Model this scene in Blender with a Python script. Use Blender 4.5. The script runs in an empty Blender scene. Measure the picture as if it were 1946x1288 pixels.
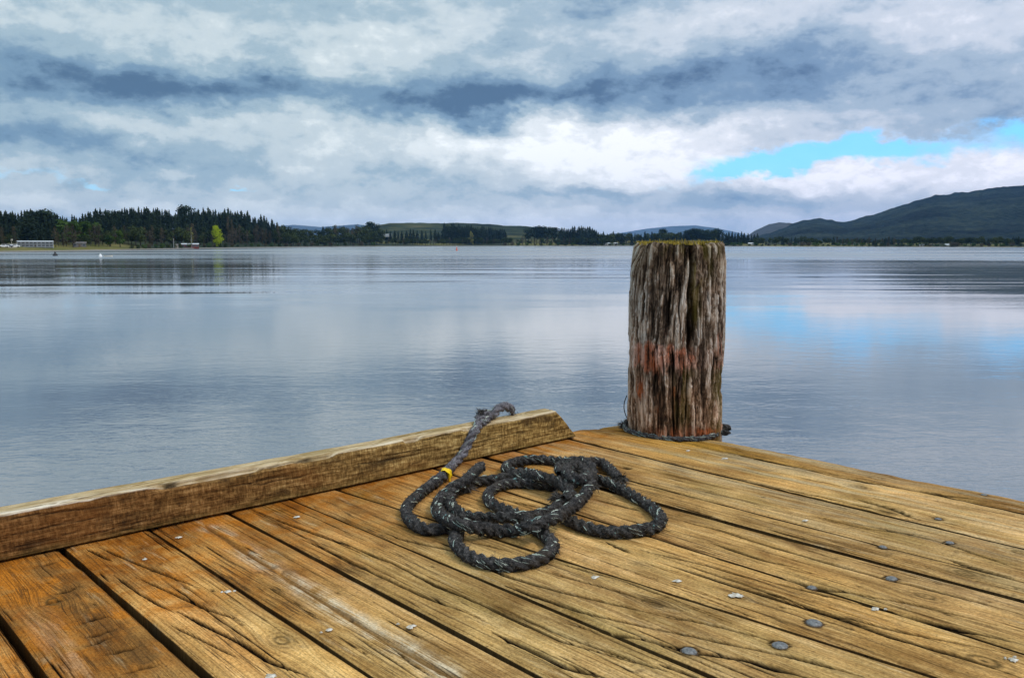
import bpy, bmesh, math, random
import numpy as np
from mathutils import Vector, Matrix, Euler

random.seed(7)
RNG = np.random.default_rng(11)
R = math.radians
scene = bpy.context.scene
COL = scene.collection

# ------------------------------------------------------------------ camera
F, CX, CY, EYE = 1640.0, 973.0, 644.0, 0.85
TH = math.atan(181 / F)
WATER = -4.15
cam = bpy.data.cameras.new('camera')
cam.sensor_width = 36
cam.lens = 36 * F / 1946
cam.clip_start = 0.05
cam.clip_end = 80000
co = bpy.data.objects.new('camera', cam)
COL.objects.link(co)
co.location = (0, 0, EYE)
co.rotation_euler = (R(90) - TH, 0, 0)
scene.camera = co
scene.cycles.use_denoising = True
try:
    scene.cycles.denoising_prefilter = 'ACCURATE'; scene.cycles.denoising_input_passes = 'RGB_ALBEDO_NORMAL'
except Exception: pass


def ray(px, py):
    dx = (px - CX) / F
    dz = -(py - CY) / F
    return dx, math.cos(TH) + dz * math.sin(TH), -math.sin(TH) + dz * math.cos(TH)


def at(px, py, z=0.0):
    x, y, w = ray(px, py)
    t = (z - EYE) / w
    return x * t, y * t


AZ = R(-42.5)
AV = (math.sin(AZ), math.cos(AZ))     # along the boards, towards the kerb
BV = (math.cos(AZ), -math.sin(AZ))    # along the kerb


def ab(px, py, z=0.0):
    x, y = at(px, py, z)
    return x * AV[0] + y * AV[1], x * BV[0] + y * BV[1]


def world_of(a, b):
    return a * AV[0] + b * BV[0], a * AV[1] + b * BV[1]


def c6(x, y): return 740 + x / 3.475, 740 + y / 3.475
def r1(x, y): return x / 2.78, 950 + y / 2.78
def r2(x, y): return 600 + x / 2.78, 950 + y / 2.78
def r3(x, y): return 1250 + x / 2.797, 950 + y / 2.797
def c8(x, y): return 1050 + x / 2.172, 780 + y / 2.172


# ------------------------------------------------------------------ numpy noise
def _h(ix, iy, seed):
    n = (ix.astype(np.int64) * 374761393 + iy.astype(np.int64) * 668265263 + seed * 1274126177) & 0xFFFFFFFF
    n = ((n ^ (n >> 13)) * 1274126177) & 0xFFFFFFFF
    n = ((n ^ (n >> 16)) * 2246822519) & 0xFFFFFFFF
    return ((n ^ (n >> 15)) & 0xFFFFFF) / float(0xFFFFFF)


def vn(x, y, seed=0):
    x = np.asarray(x, float); y = np.asarray(y, float)
    x, y = np.broadcast_arrays(x, y)
    ix = np.floor(x); iy = np.floor(y)
    fx = x - ix; fy = y - iy
    fx = fx * fx * (3 - 2 * fx); fy = fy * fy * (3 - 2 * fy)
    a = _h(ix, iy, seed); b = _h(ix + 1, iy, seed)
    c = _h(ix, iy + 1, seed); d = _h(ix + 1, iy + 1, seed)
    return (a * (1 - fx) + b * fx) * (1 - fy) + (c * (1 - fx) + d * fx) * fy


def fb(x, y, seed=0, o=4, g=.5):
    s = 0; w = 1; t = 0
    for k in range(o):
        s = s + w * vn(np.asarray(x) * 2 ** k, np.asarray(y) * 2 ** k, seed + 17 * k)
        t += w; w *= g
    return s / t


def ss(e0, e1, x):
    t = np.clip((np.asarray(x, float) - e0) / (e1 - e0), 0, 1)
    return t * t * (3 - 2 * t)


# ------------------------------------------------------------------ object helpers
def tag(o, label=None, cat=None, group=None, kind=None):
    if label: o['label'] = label
    if cat: o['category'] = cat
    if group: o['group'] = group
    if kind: o['kind'] = kind
    return o


def empty(name, loc=(0, 0, 0), rz=0.0):
    o = bpy.data.objects.new(name, None)
    o.empty_display_size = .1
    COL.objects.link(o)
    o.location = loc
    o.rotation_euler = (0, 0, rz)
    return o


def mesh_obj(name, verts, faces, mat, parent=None, smooth=False, attrs=None, uv=None):
    me = bpy.data.meshes.new(name)
    verts = np.asarray(verts, dtype=np.float32)
    if isinstance(faces, np.ndarray):
        n, k = faces.shape
        me.vertices.add(len(verts)); me.vertices.foreach_set('co', verts.ravel())
        me.loops.add(n * k); me.polygons.add(n)
        me.loops.foreach_set('vertex_index', faces.astype(np.int32).ravel())
        me.polygons.foreach_set('loop_start', np.arange(n, dtype=np.int32) * k)
    else:
        me.from_pydata([tuple(map(float, v)) for v in verts], [], [tuple(map(int, f)) for f in faces])
    me.update(calc_edges=True)
    for an, av in (attrs or {}).items():
        at_ = me.attributes.new(an, 'FLOAT', 'POINT')
        at_.data.foreach_set('value', np.asarray(av, dtype=np.float32).ravel())
    me.validate(clean_customdata=False)
    me.materials.append(mat)
    if smooth:
        me.polygons.foreach_set('use_smooth', np.ones(len(me.polygons), dtype=bool))
    o = bpy.data.objects.new(name, me)
    COL.objects.link(o)
    if parent: o.parent = parent
    return o


def grid_faces(n, m, wrap=False):
    i = np.arange(n - 1)[:, None]
    j = np.arange(m if wrap else m - 1)[None, :]
    j2 = (j + 1) % m
    f = np.stack([(i * m + j) + 0 * j2, i * m + j2, (i + 1) * m + j2, (i + 1) * m + j], -1)
    return f.reshape(-1, 4)


class MB:
    """collects simple solids into one mesh"""
    def __init__(s): s.v = []; s.f = []

    def add(s, v, f):
        k = len(s.v); s.v += [tuple(p) for p in v]; s.f += [tuple(i + k for i in q) for q in f]

    def box(s, x0, x1, y0, y1, z0, z1):
        s.add([(x0, y0, z0), (x1, y0, z0), (x1, y1, z0), (x0, y1, z0), (x0, y0, z1), (x1, y0, z1), (x1, y1, z1), (x0, y1, z1)],
              [(0, 3, 2, 1), (4, 5, 6, 7), (0, 1, 5, 4), (1, 2, 6, 5), (2, 3, 7, 6), (3, 0, 4, 7)])

    def tube(s, p0, p1, ra, rb, n=8):
        p0 = Vector(p0); p1 = Vector(p1); d = (p1 - p0).normalized()
        u = d.orthogonal().normalized(); w = d.cross(u)
        v = [p0 + (u * math.cos(t) + w * math.sin(t)) * ra for t in [2 * math.pi * k / n for k in range(n)]]
        v += [p1 + (u * math.cos(t) + w * math.sin(t)) * rb for t in [2 * math.pi * k / n for k in range(n)]]
        s.add(v, [(k, (k + 1) % n, n + (k + 1) % n, n + k) for k in range(n)] + [tuple(range(n))[::-1], tuple(range(n, 2 * n))])

    def lathe(s, prof, n=20, c=(0, 0, 0)):
        v = []; f = []
        for (r, z) in prof:
            for k in range(n):
                t = 2 * math.pi * k / n
                v.append((c[0] + r * math.cos(t), c[1] + r * math.sin(t), c[2] + z))
        for i in range(len(prof) - 1):
            for k in range(n):
                f.append((i * n + k, i * n + (k + 1) % n, (i + 1) * n + (k + 1) % n, (i + 1) * n + k))
        f.append(tuple(range(n))[::-1]); f.append(tuple(range((len(prof) - 1) * n, len(prof) * n)))
        s.add(v, f)

    def prism(s, poly, x0, x1):
        """poly in (y,z), extruded along x"""
        n = len(poly)
        s.add([(x0, y, z) for y, z in poly] + [(x1, y, z) for y, z in poly],
              [tuple(range(n))[::-1], tuple(range(n, 2 * n))] + [(k, (k + 1) % n, n + (k + 1) % n, n + k) for k in range(n)])

    def build(s, name, mat, parent=None, smooth=False):
        return mesh_obj(name, s.v, s.f, mat, parent, smooth)


# ------------------------------------------------------------------ node helpers
class G:
    def __init__(s, tree): s.t = tree; s.n = tree.nodes; s.l = tree.links

    def node(s, typ, **kw):
        n = s.n.new(typ)
        for k, v in kw.items():
            setattr(n, k, v)
        return n

    def setin(s, sock, v):
        if isinstance(v, X): s.l.new(v.s, sock)
        elif hasattr(v, 'is_output'): s.l.new(v, sock)
        elif isinstance(v, (tuple, list)) and len(v) == 3 and sock.type == 'RGBA': sock.default_value = (*v, 1)
        else: sock.default_value = v

    def math(s, op, a, b=None, c=None, clamp=False):
        n = s.node('ShaderNodeMath', operation=op, use_clamp=clamp)
        s.setin(n.inputs[0], a)
        if b is not None: s.setin(n.inputs[1], b)
        if c is not None: s.setin(n.inputs[2], c)
        return X(s, n.outputs[0])

    def sstep(s, e0, e1, x):
        n = s.node('ShaderNodeMapRange', interpolation_type='SMOOTHSTEP')
        s.setin(n.inputs[0], x); s.setin(n.inputs[1], e0); s.setin(n.inputs[2], e1)
        return X(s, n.outputs[0])

    def vec(s, x, y, z=0.0):
        n = s.node('ShaderNodeCombineXYZ')
        for i, v in enumerate((x, y, z)): s.setin(n.inputs[i], v)
        return X(s, n.outputs[0])

    def sep(s, v):
        n = s.node('ShaderNodeSeparateXYZ'); s.setin(n.inputs[0], v)
        return [X(s, o) for o in n.outputs[:3]]

    def noise(s, v, scale=1.0, detail=3.0, rough=.5, dist=0.0, color=False):
        n = s.node('ShaderNodeTexNoise')
        s.setin(n.inputs['Vector'], v); s.setin(n.inputs['Scale'], scale); s.setin(n.inputs['Detail'], detail)
        s.setin(n.inputs['Roughness'], rough); s.setin(n.inputs['Distortion'], dist)
        return X(s, n.outputs['Color' if color else 'Fac'])

    def ramp(s, fac, pts, interp='LINEAR'):
        n = s.node('ShaderNodeValToRGB'); s.setin(n.inputs[0], fac)
        cr = n.color_ramp; cr.interpolation = interp
        while len(cr.elements) < len(pts): cr.elements.new(.5)
        for e, (p, c) in zip(cr.elements, pts):
            e.position = p; e.color = (*c, 1) if len(c) == 3 else c
        return X(s, n.outputs[0])

    def mix(s, f, a, b, mode='MIX'):
        n = s.node('ShaderNodeMix', data_type='RGBA', blend_type=mode)
        s.setin(n.inputs[0], f); s.setin(n.inputs[6], a); s.setin(n.inputs[7], b)
        return X(s, n.outputs[2])

    def attr(s, name):
        return X(s, s.node('ShaderNodeAttribute', attribute_name=name).outputs['Fac'])

    def objco(s):
        return X(s, s.node('ShaderNodeTexCoord').outputs['Object'])

    def bump(s, h, dist=.01, strength=1.0, normal=None):
        n = s.node('ShaderNodeBump')
        s.setin(n.inputs['Strength'], strength); s.setin(n.inputs['Distance'], dist); s.setin(n.inputs['Height'], h)
        if normal is not None: s.setin(n.inputs['Normal'], normal)
        return X(s, n.outputs[0])


class X:
    def __init__(s, g, sock): s.g = g; s.s = sock
    def __add__(s, o): return s.g.math('ADD', s, o)
    __radd__ = __add__
    def __sub__(s, o): return s.g.math('SUBTRACT', s, o)
    def __rsub__(s, o): return s.g.math('SUBTRACT', o, s)
    def __mul__(s, o): return s.g.math('MULTIPLY', s, o)
    __rmul__ = __mul__
    def __truediv__(s, o): return s.g.math('DIVIDE', s, o)
    def __neg__(s): return s.g.math('MULTIPLY', s, -1.0)
    def abs(s): return s.g.math('ABSOLUTE', s)
    def max(s, o): return s.g.math('MAXIMUM', s, o)
    def min(s, o): return s.g.math('MINIMUM', s, o)
    def pow(s, o): return s.g.math('POWER', s, o)
    def clamp(s): return s.g.math('ADD', s, 0.0, clamp=True)


def material(name, fn):
    m = bpy.data.materials.new(name); m.use_nodes = True
    g = G(m.node_tree)
    p = m.node_tree.nodes['Principled BSDF']
    kw = fn(g)
    for k, v in kw.items():
        g.setin(p.inputs[k], v)
    return m


def noisy(name, c0, c1, scale=5.0, rough=.8, bump=0.0, bscale=None, detail=4.0, spec=.3, metal=0.0):
    def fn(g):
        o = g.objco()
        n = g.noise(o, scale, detail, .6)
        d = {'Base Color': g.ramp(n, [(.32, c0), (.68, c1)]), 'Roughness': rough, 'Specular IOR Level': spec, 'Metallic': metal}
        if bump:
            d['Normal'] = g.bump(g.noise(o, bscale or scale * 3, 3.0), bump)
        return d
    return material(name, fn)


M = {}

# ------------------------------------------------------------------ sky and light
SUN_AZ, SUN_EL = R(118), R(50)


def build_world():
    w = bpy.data.worlds.new('World'); scene.world = w; w.use_nodes = True
    g = G(w.node_tree)
    bg = w.node_tree.nodes['Background']
    d = X(g, g.node('ShaderNodeTexCoord').outputs['Generated'])
    x, y, z = g.sep(d)
    zc = z.max(0.0)
    hyp = g.math('SQRT', x * x + y * y + 1e-6)
    az = g.math('ARCTAN2', x, y)
    el = (zc / hyp).min(4.0)
    p = g.vec(az * 5.2, el * 9.5 + az * .8, 0.0)
    wn = g.noise(p, .7, 5.0, .58, color=True)
    wx, wy, wz = g.sep(wn)
    wn2 = g.noise(p, 2.6, 7.0, .62, color=True)
    vx, vy, vz = g.sep(wn2)
    u = az + (wx - .5) * .22 + (vx - .5) * .15
    v = el + (wy - .5) * .060 * g.sstep(0.0, .1, el) + (vy - .5) * .062 * g.sstep(-.02, .08, el)

    def center(px, py):
        a, b, c = ray(px, py)
        return math.atan2(a, b), c / math.hypot(a, b)

    def blob(px, py, rx, ry, tilt, amp):
        u0, v0 = center(px, py)
        du = u - u0
        dv = v - v0 + du * tilt
        e = (du * du) * (1 / (rx / F) ** 2) + (dv * dv) * (1 / (ry / F) ** 2)
        return g.math('EXPONENT', -e) * amp

    blobs = [
        (60, 165, 290, 50, 0, -.40), (330, 150, 200, 32, 0, -.22), (620, 180, 380, 36, .03, -.46),
        (1010, 185, 300, 42, -.14, -.50), (1420, 135, 420, 50, -.09, -.30), (1800, 170, 300, 60, 0, -.22),
        (140, 268, 230, 30, 0, -.36), (450, 305, 420, 38, 0, -.16), (850, 345, 420, 34, 0, -.08),
        (1100, 362, 160, 12, 0, -.34), (1430, 374, 160, 20, 0, -.32), (1790, 250, 190, 24, 0, -.22),
        (370, 345, 70, 14, 0, -.16), (0, 80, 180, 40, 0, -.22), (1000, 55, 170, 40, -.3, -.28), (1330, 200, 200, 25, -.1, -.2),
        (470, 80, 360, 38, 0, .16), (720, 70, 220, 32, 0, .12), (940, 262, 320, 40, 0, .40), (1150, 300, 210, 50, 0, .26),
        (1860, 325, 300, 42, 0, .30), (1900, 40, 260, 46, 0, .26), (1330, 30, 320, 36, 0, .14), (300, 400, 520, 24, 0, .22),
        (1420, 240, 160, 24, 0, .18), (1120, 420, 420, 20, 0, .30), (325, 324, 45, 13, 0, .22), (250, 225, 400, 18, 0, .14),
        (1560, 350, 140, 14, 0, .2), (1150, 330, 300, 40, 0, .10), (1750, 330, 300, 30, 0, .14), (973, 438, 1500, 36, 0, .20), (700, 300, 500, 60, 0, .10), (1300, 330, 500, 60, 0, .12),
    ]
    B = None
    for b in blobs:
        e = blob(*b)
        B = e if B is None else B + e
    n1 = g.noise(p, .75, 9.0, .60, .25)
    n2 = g.noise(g.vec(az * 5.2 + 9.0, el * 9.5 - az * .6, 3.0), 2.2, 8.0, .60, .3)
    n3 = g.noise(g.vec(az * 5.2 - 4.0, el * 9.5, 6.0), 6.0, 8.0, .64, .2)
    B = B + .575 + (n1 - .5) * .62 + (n2 - .5) * .80 + (n3 - .5) * .52 - g.sstep(.20, .28, el) * .10
    B = B * .80 + .115 + (n3 - .5) * .10
    col = g.ramp(B, [(0.0, (.085, .145, .235)), (.22, (.185, .28, .39)), (.45, (.35, .44, .515)), (.66, (.55, .60, .64)), (.85, (.76, .775, .79)), (1.0, (.95, .94, .945))], 'EASE')
    side = g.sstep(-.25, .45, az)
    tint = g.mix(side, (.95, 1.01, 1.0), (.985, .99, 1.075))
    col = g.mix(1.0, col, tint, 'MULTIPLY')
    # the cloud deck is brighter overhead
    k = 1.0 + g.sstep(.32, 1.3, el) * 1.0
    col = g.mix(1.0, col, g.vec(k, k, k), 'MULTIPLY')
    gaps = blob(1610, 297, 225, 22, -.03, 1.0) + blob(1410, 328, 130, 15, -.16, .8) + blob(1945, 240, 70, 24, 0, .9) + blob(510, 357, 30, 5, 0, .55) + blob(60, 340, 90, 10, .1, .45) + blob(190, 354, 40, 5, .2, .4)
    gap = g.sstep(.26, .95, gaps + (n2 - .5) * .8 + (n1 - .5) * .4 + (n3 - .5) * .4) * .94
    sky = g.node('ShaderNodeTexSky')
    sky.sky_type = 'NISHITA'; sky.sun_disc = False
    sky.sun_elevation = SUN_EL; sky.sun_rotation = SUN_AZ
    skyc = g.mix(1.0, X(g, sky.outputs[0]), (.70, 1.58, 2.42), 'MULTIPLY')
    col10 = g.mix(1.0, col, (10.0, 10.0, 10.0), 'MULTIPLY')
    out = g.mix(gap, col10, skyc)
    g.setin(bg.inputs[0], out)
    bg.inputs[1].default_value = .1
    try:
        w.cycles.sampling_method = 'MANUAL'; w.cycles.sample_map_resolution = 1024
    except Exception: pass

    s = bpy.data.lights.new('sun', 'SUN'); s.energy = 1.5; s.angle = R(12); s.color = (1, .93, .82)
    so = bpy.data.objects.new('sun', s); COL.objects.link(so)
    dv = Vector((math.sin(SUN_AZ) * math.cos(SUN_EL), math.cos(SUN_AZ) * math.cos(SUN_EL), math.sin(SUN_EL)))
    so.rotation_euler = dv.to_track_quat('Z', 'Y').to_euler()
    so.location = dv * 50


build_world()
vs = scene.view_settings
vs.view_transform = 'Standard'; vs.look = 'None'; vs.gamma = 1; vs.exposure = 0.30
try: vs.use_curve_mapping = False
except Exception: pass

# ------------------------------------------------------------------ water
def water_mat(g):
    geo = g.node('ShaderNodeNewGeometry')
    P = X(g, geo.outputs['Position'])
    x, y, z = g.sep(P)
    flat = g.vec(x, y, 0.0)
    dist = g.math('SQRT', x * x + y * y)
    patch = g.noise(g.vec(x * .012, y * .035, 0.0), 1.0, 4.0, .6, .6)
    amt = .25 + g.sstep(.35, .66, patch) * 1.5
    far = g.sstep(150.0, 420.0, dist)
    n0 = g.noise(g.vec(x * .28, y * .42, 1.0), 1.0, 2.0, .5, .2)
    n1 = g.noise(g.vec(x * .55, y * 1.0, 2.0), 1.0, 3.0, .55, .4)
    n2 = g.noise(g.vec(x * 2.2, y * 4.2, 5.0), 1.0, 3.0, .55, .3)
    calm = .16 + .66 * g.sstep(36.0, 12.0, dist)
    h = (n0 * .018 + n1 * .036 * amt) * calm + g.noise(g.vec(x * .018, y * .085, 9.0), 1.0, 2.0, .5) * .16 * g.sstep(40.0, 120.0, dist) + n2 * .0120 * amt * (calm * .9 + .1)
    bump = g.node('ShaderNodeBump')
    for nm in ('Filter Width',):
        if nm in bump.inputs: bump.inputs[nm].default_value = .1
    g.setin(bump.inputs['Height'], h); bump.inputs['Distance'].default_value = 1.0
    bump.inputs['Strength'].default_value = 1.0
    return {'Base Color': (.13, .135, .14), 'Roughness': .025 + far * (.10 + g.sstep(.40, .62, g.noise(g.vec(x * .004, y * .016, 7.0), 1.0, 3.0, .55)) * .22), 'IOR': 3.4, 'Specular IOR Level': .5,
            'Normal': X(g, bump.outputs[0])}


M['water'] = material('lake water', water_mat)
# rings growing with distance so that the sheet reaches the horizon
rad = [0.0, 30, 80, 200, 500, 1200, 3000, 8000, 20000, 26000]
NV = 96
wv = [(0, 0, 0)]
for r_ in rad[1:]:
    for k in range(NV):
        t = 2 * math.pi * k / NV
        wv.append((r_ * math.cos(t), r_ * math.sin(t), 0))
wf = [(0, 1 + k, 1 + (k + 1) % NV) for k in range(NV)]
for i in range(len(rad) - 2):
    for k in range(NV):
        a0 = 1 + i * NV
        wf.append((a0 + k, a0 + NV + k, a0 + NV + (k + 1) % NV, a0 + (k + 1) % NV))
wo = mesh_obj('water', wv, wf, M['water'])
wo.location = (0, 0, WATER)
tag(wo, 'calm grey blue lake with fine ripples reflecting the clouds', 'lake', kind='structure')

# ------------------------------------------------------------------ deck
ROT = R(42.5)
jetty = empty('wooden_jetty', (0, 0, 0), ROT)
tag(jetty, 'weathered brown timber jetty with wide cracked planks and a kerb beam', 'jetty')


def deck_mat(g):
    o = g.objco()
    bx, ay, z = g.sep(o)              # local x = b, y = a
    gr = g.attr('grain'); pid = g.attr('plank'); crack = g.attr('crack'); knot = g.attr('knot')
    bleach = g.attr('bleach'); rot = g.attr('rot')
    fine = g.noise(g.vec(gr * 260.0, ay * 5.0, pid * 13.0), 1.0, 3.0, .6)
    mid = g.noise(g.vec(gr * 55.0, ay * 1.6, pid * 7.0), 1.0, 4.0, .6, .3)
    broad = g.noise(g.vec(gr * 9.0, ay * 1.1, pid * 5.0), 1.0, 4.0, .6, .3)
    blot = g.noise(g.vec(bx, ay, pid), 11.0, 6.0, .65, .4)
    blot2 = g.noise(g.vec(bx, ay, pid * 2.0), 3.2, 5.0, .6, .4)
    f = fine * .34 + mid * .24 + broad * .20 + blot * .22
    l1 = g.noise(g.vec(gr * 26.0, ay * .55, pid * 3.0), 1.0, 5.0, .62)
    l2 = g.noise(g.vec(gr * 60.0, ay * .9, pid * 4.0 + 2.0), 1.0, 4.0, .6)
    gate = g.sstep(.42, .60, g.noise(g.vec(gr * 7.0, ay * 1.6, pid + 5.0), 1.0, 3.0, .6))
    lines = (1.0 - g.sstep(.003, .014, (l1 - .5).abs())) * gate * .8
    lines = lines.max((1.0 - g.sstep(.004, .022, (l2 - .52).abs())) * .30)
    base = g.ramp(f, [(.26, (.075, .034, .009)), (.38, (.25, .125, .033)), (.50, (.47, .280, .092)), (.62, (.68, .45, .185)), (.76, (.86, .67, .39))])
    # plank to plank tone
    gy = g.noise(g.vec(pid * 5.3, 4.5, ay * .25), 1.0, 1.0)
    base = g.mix(g.sstep(.46, .60, gy) * .55, base, g.mix(1.0, base, (.80, .90, 1.05), 'MULTIPLY'))
    tone = g.noise(g.vec(pid * 3.7, 0.5, 0.5), 1.0, 0.0)
    base = g.mix(1.0, base, g.ramp(tone, [(.3, (.74, .70, .64)), (.7, (1.20, 1.18, 1.15))]), 'MULTIPLY')
    hue = g.noise(g.vec(gr * 5.0, ay * .8, pid * 2.0 + 7.0), 1.0, 3.0, .55)
    base = g.mix(g.sstep(.48, .68, hue) * .55, base, g.mix(1.0, base, (1.25, 1.22, 1.42), 'MULTIPLY'))
    base = g.mix(g.sstep(.50, .34, hue) * .45, base, g.mix(1.0, base, (.92, .80, .62), 'MULTIPLY'))
    base = g.mix(g.sstep(.8, 2.4, bx), base, g.mix(1.0, base, (1.16, 1.11, 1.12), 'MULTIPLY'))
    # warm rust-orange tannin stain near the kerb and to the left
    st = g.sstep(1.55, 2.6, ay + (blot2 - .5) * 1.3 + (1.25 - bx).max(-.6) * .42)
    st = st * (.45 + g.sstep(.35, .62, blot) * .65)
    base = g.mix((st * 1.0).min(.95), base, g.mix(fine * .6 + mid * .4, (.055, .014, .002), (.68, .225, .016)))
    # orange rust bloom around the foot of the post
    dx = bx - 3.06; dy = ay - 2.12
    foot = g.math('EXPONENT', -((dx * dx) * 14.0 + (dy * dy) * 7.0)) * (.3 + blot)
    base = g.mix((foot * 1.1).min(.85), base, (.43, .21, .022))
    wear = g.noise(g.vec(bx * 7.0, ay * 3.0, pid * 1.3), 1.0, 5.0, .65, .5)
    base = g.mix(1.0, base, g.ramp(wear, [(.34, (.58, .52, .44)), (.5, (1.0, 1.0, 1.0)), (.66, (1.30, 1.30, 1.30))]), 'MULTIPLY')
    # olive algae in the grain
    alg = g.sstep(.50, .72, broad * .5 + blot2 * .5 + bx * .018) * g.sstep(.2, 1.4, bx)
    base = g.mix(alg * .42, base, (.135, .115, .026))
    # grey silvered patches on the far boards
    gre = g.sstep(.46, .66, g.noise(g.vec(gr * 14.0, ay * .9, pid + 3.0), 1.0, 4.0, .6)) * g.sstep(1.9, 2.9, bx)
    base = g.mix(gre * .5, base, (.50, .43, .27))
    # dark damp blotches
    dk = g.sstep(.58, .72, blot)
    base = g.mix(dk * .55, base, (.085, .042, .013))
    pale = g.sstep(.58, .72, g.noise(g.vec(gr * 30.0, ay * 4.0, pid + 9.0), 1.0, 5.0, .65))
    base = g.mix(pale * .38, base, (.68, .52, .30))
    base = g.mix((knot * (.7 + mid * .7)).min(.92), base, (.085, .050, .014))
    base = g.mix((bleach * g.sstep(.38, .62, fine * .5 + blot * .5) * 1.3).min(.85), base, (.66, .55, .38))
    base = g.mix((rot * (.4 + blot)).min(.9), base, (.10, .048, .014))
    grit = g.noise(g.vec(bx, ay * .55, 2.0), 210.0, 4.0, .7)
    base = g.mix(1.0, base, g.ramp(grit, [(.30, (.55, .52, .48)), (.5, (1.0, 1.0, 1.0)), (.70, (1.36, 1.34, 1.30))]), 'MULTIPLY')
    base = g.mix(lines, base, (.050, .026, .010))
    base = g.mix(crack, base, (.006, .004, .003))  # near-black paints the shade of deep cracks over shallow grooves
    speck = g.sstep(.70, .74, g.noise(g.vec(bx, ay, 4.0), 75.0, 2.0, .5))
    base = g.mix(speck * .55, base, (.07, .04, .015))
    h = fine * .7 + mid * .6 + blot * .35 + grit * .5 - lines * .6
    nb = g.bump(h, .0045)
    return {'Base Color': base, 'Roughness': .80 + fine * .2, 'Specular IOR Level': (1.0 - crack) * .09, 'Normal': nb}


M['deck'] = material('weathered deck boards', deck_mat)

EDGES = [-2.9, -2.66, -2.42, -2.18, -1.94, -1.70, -1.46, -1.22, -.98, -.74, -.50, -.27, -.045, .18, .414, .651, .894, 1.141, 1.385, 1.655, 1.957, 2.238, 2.382, 2.664, 3.0, 3.205]
GAPS = {.414: .016, .651: .017, .894: .013, 1.141: .013, 1.385: .005, 1.655: .014, 1.957: .008, 2.238: .026, 2.382: .006, 2.664: .013, 3.0: .013}
SLOPE = {1.655: -.095, 1.385: -.02, 2.664: .03, 2.238: -.02}
DECK_END = 2.70
CR = []   # explicit cracks: (pixel polyline, width m, depth m)


def crk(fn, pts, w=.004, d=.012):
    CR.append(([ab(*fn(*p)) for p in pts], w * (1.7 if fn is r1 else 1.85), min(d, .009)))


crk(r1, [(450, 258), (600, 330)], .004)
crk(r1, [(520, 250), (700, 330), (900, 405), (1060, 470)], .004)
crk(r1, [(600, 400), (740, 500), (930, 600)], .0045)
crk(r1, [(720, 410), (950, 510), (1100, 580), (1300, 650)], .004)
crk(r1, [(940, 590), (1100, 670), (1280, 760), (1420, 850), (1660, 940)], .006)
crk(r1, [(910, 665), (1130, 770), (1260, 840)], .004)
crk(r1, [(1360, 60), (1560, 140), (1760, 210), (1946, 300)], .0045)
crk(r1, [(1580, 200), (1750, 270), (1946, 370)], .003)
crk(r1, [(1400, 450), (1560, 540), (1700, 640)], .0025)
crk(r2, [(0, 170), (400, 330), (640, 450), (930, 570), (1300, 740), (1900, 910)], .0045)
crk(r2, [(0, 240), (300, 380), (560, 500), (870, 620)], .004)
crk(r2, [(930, 690), (1330, 880), (1560, 940)], .006)
crk(r2, [(960, 560), (1330, 720), (1946, 930)], .0035)
crk(r2, [(300, 150), (450, 210), (740, 270), (1000, 400), (1300, 490), (1946, 640)], .005)
crk(r2, [(1240, 325), (1600, 420), (1946, 545)], .004)
crk(r2, [(1160, 365), (1500, 455), (1946, 590)], .0035)
crk(r2, [(1000, 450), (1400, 590), (1946, 720)], .005)
crk(r2, [(1300, 640), (1946, 790)], .004)
crk(r2, [(320, 700), (500, 850), (620, 930)], .0025)
crk(r3, [(45, 90), (320, 160), (750, 290), (1200, 415), (1500, 490), (1946, 610)], .0055)
crk(r3, [(0, 215), (250, 290), (560, 380), (900, 470), (1400, 560), (1946, 700)], .0045)
crk(r3, [(250, 215), (560, 320), (770, 365)], .006)
crk(r3, [(0, 295), (450, 440), (900, 600), (1300, 700), (1946, 830)], .0045)
crk(r3, [(0, 325), (400, 455), (640, 525), (1000, 640), (1250, 730), (1600, 830), (1946, 945)], .007)
crk(r3, [(540, 420), (1120, 560), (1500, 660), (1946, 770)], .0065)
crk(r3, [(0, 600), (350, 680), (620, 750)], .004)
crk(r3, [(0, 685), (400, 770), (700, 830), (1100, 940)], .005)
crk(r3, [(0, 770), (150, 800), (500, 860), (790, 945)], .009)
crk(r3, [(800, 80), (1100, 150), (1500, 200)], .004)
crk(r3, [(1500, 300), (1700, 360), (1946, 430)], .004)
crk(r3, [(1060, 0), (1240, 50), (1400, 110)], .007)
crk(r3, [(0, 860), (240, 945)], .005)
crk(c8, [(590, 150), (900, 215), (1300, 300), (1946, 400)], .006)
crk(c8, [(300, 290), (560, 345), (860, 430)], .004)
crk(c8, [(700, 165), (1000, 235), (1180, 275)], .009)
crk(c8, [(1150, 270), (1500, 330), (1946, 425)], .005)
crk(c8, [(215, 535), (330, 590)], .005, .008)
crk(c8, [(360, 575), (640, 640), (900, 720)], .005)
crk(c8, [(1050, 430), (1300, 475), (1600, 540), (1946, 660)], .004)
crk(c6, [(0, 870), (150, 920), (330, 960)], .0045)
crk(c6, [(700, 710), (880, 750), (1060, 790)], .006)
crk(c6, [(1330, 720), (1500, 760), (1700, 810)], .006)
crk(c6, [(1240, 850), (1400, 900), (1560, 950)], .005)
crk(c6, [(520, 740), (620, 770)], .004)
crk(c6, [(160, 610), (230, 640)], .005)
crk(c6, [(500, 1000), (800, 1070), (900, 1100)], .004)

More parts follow.
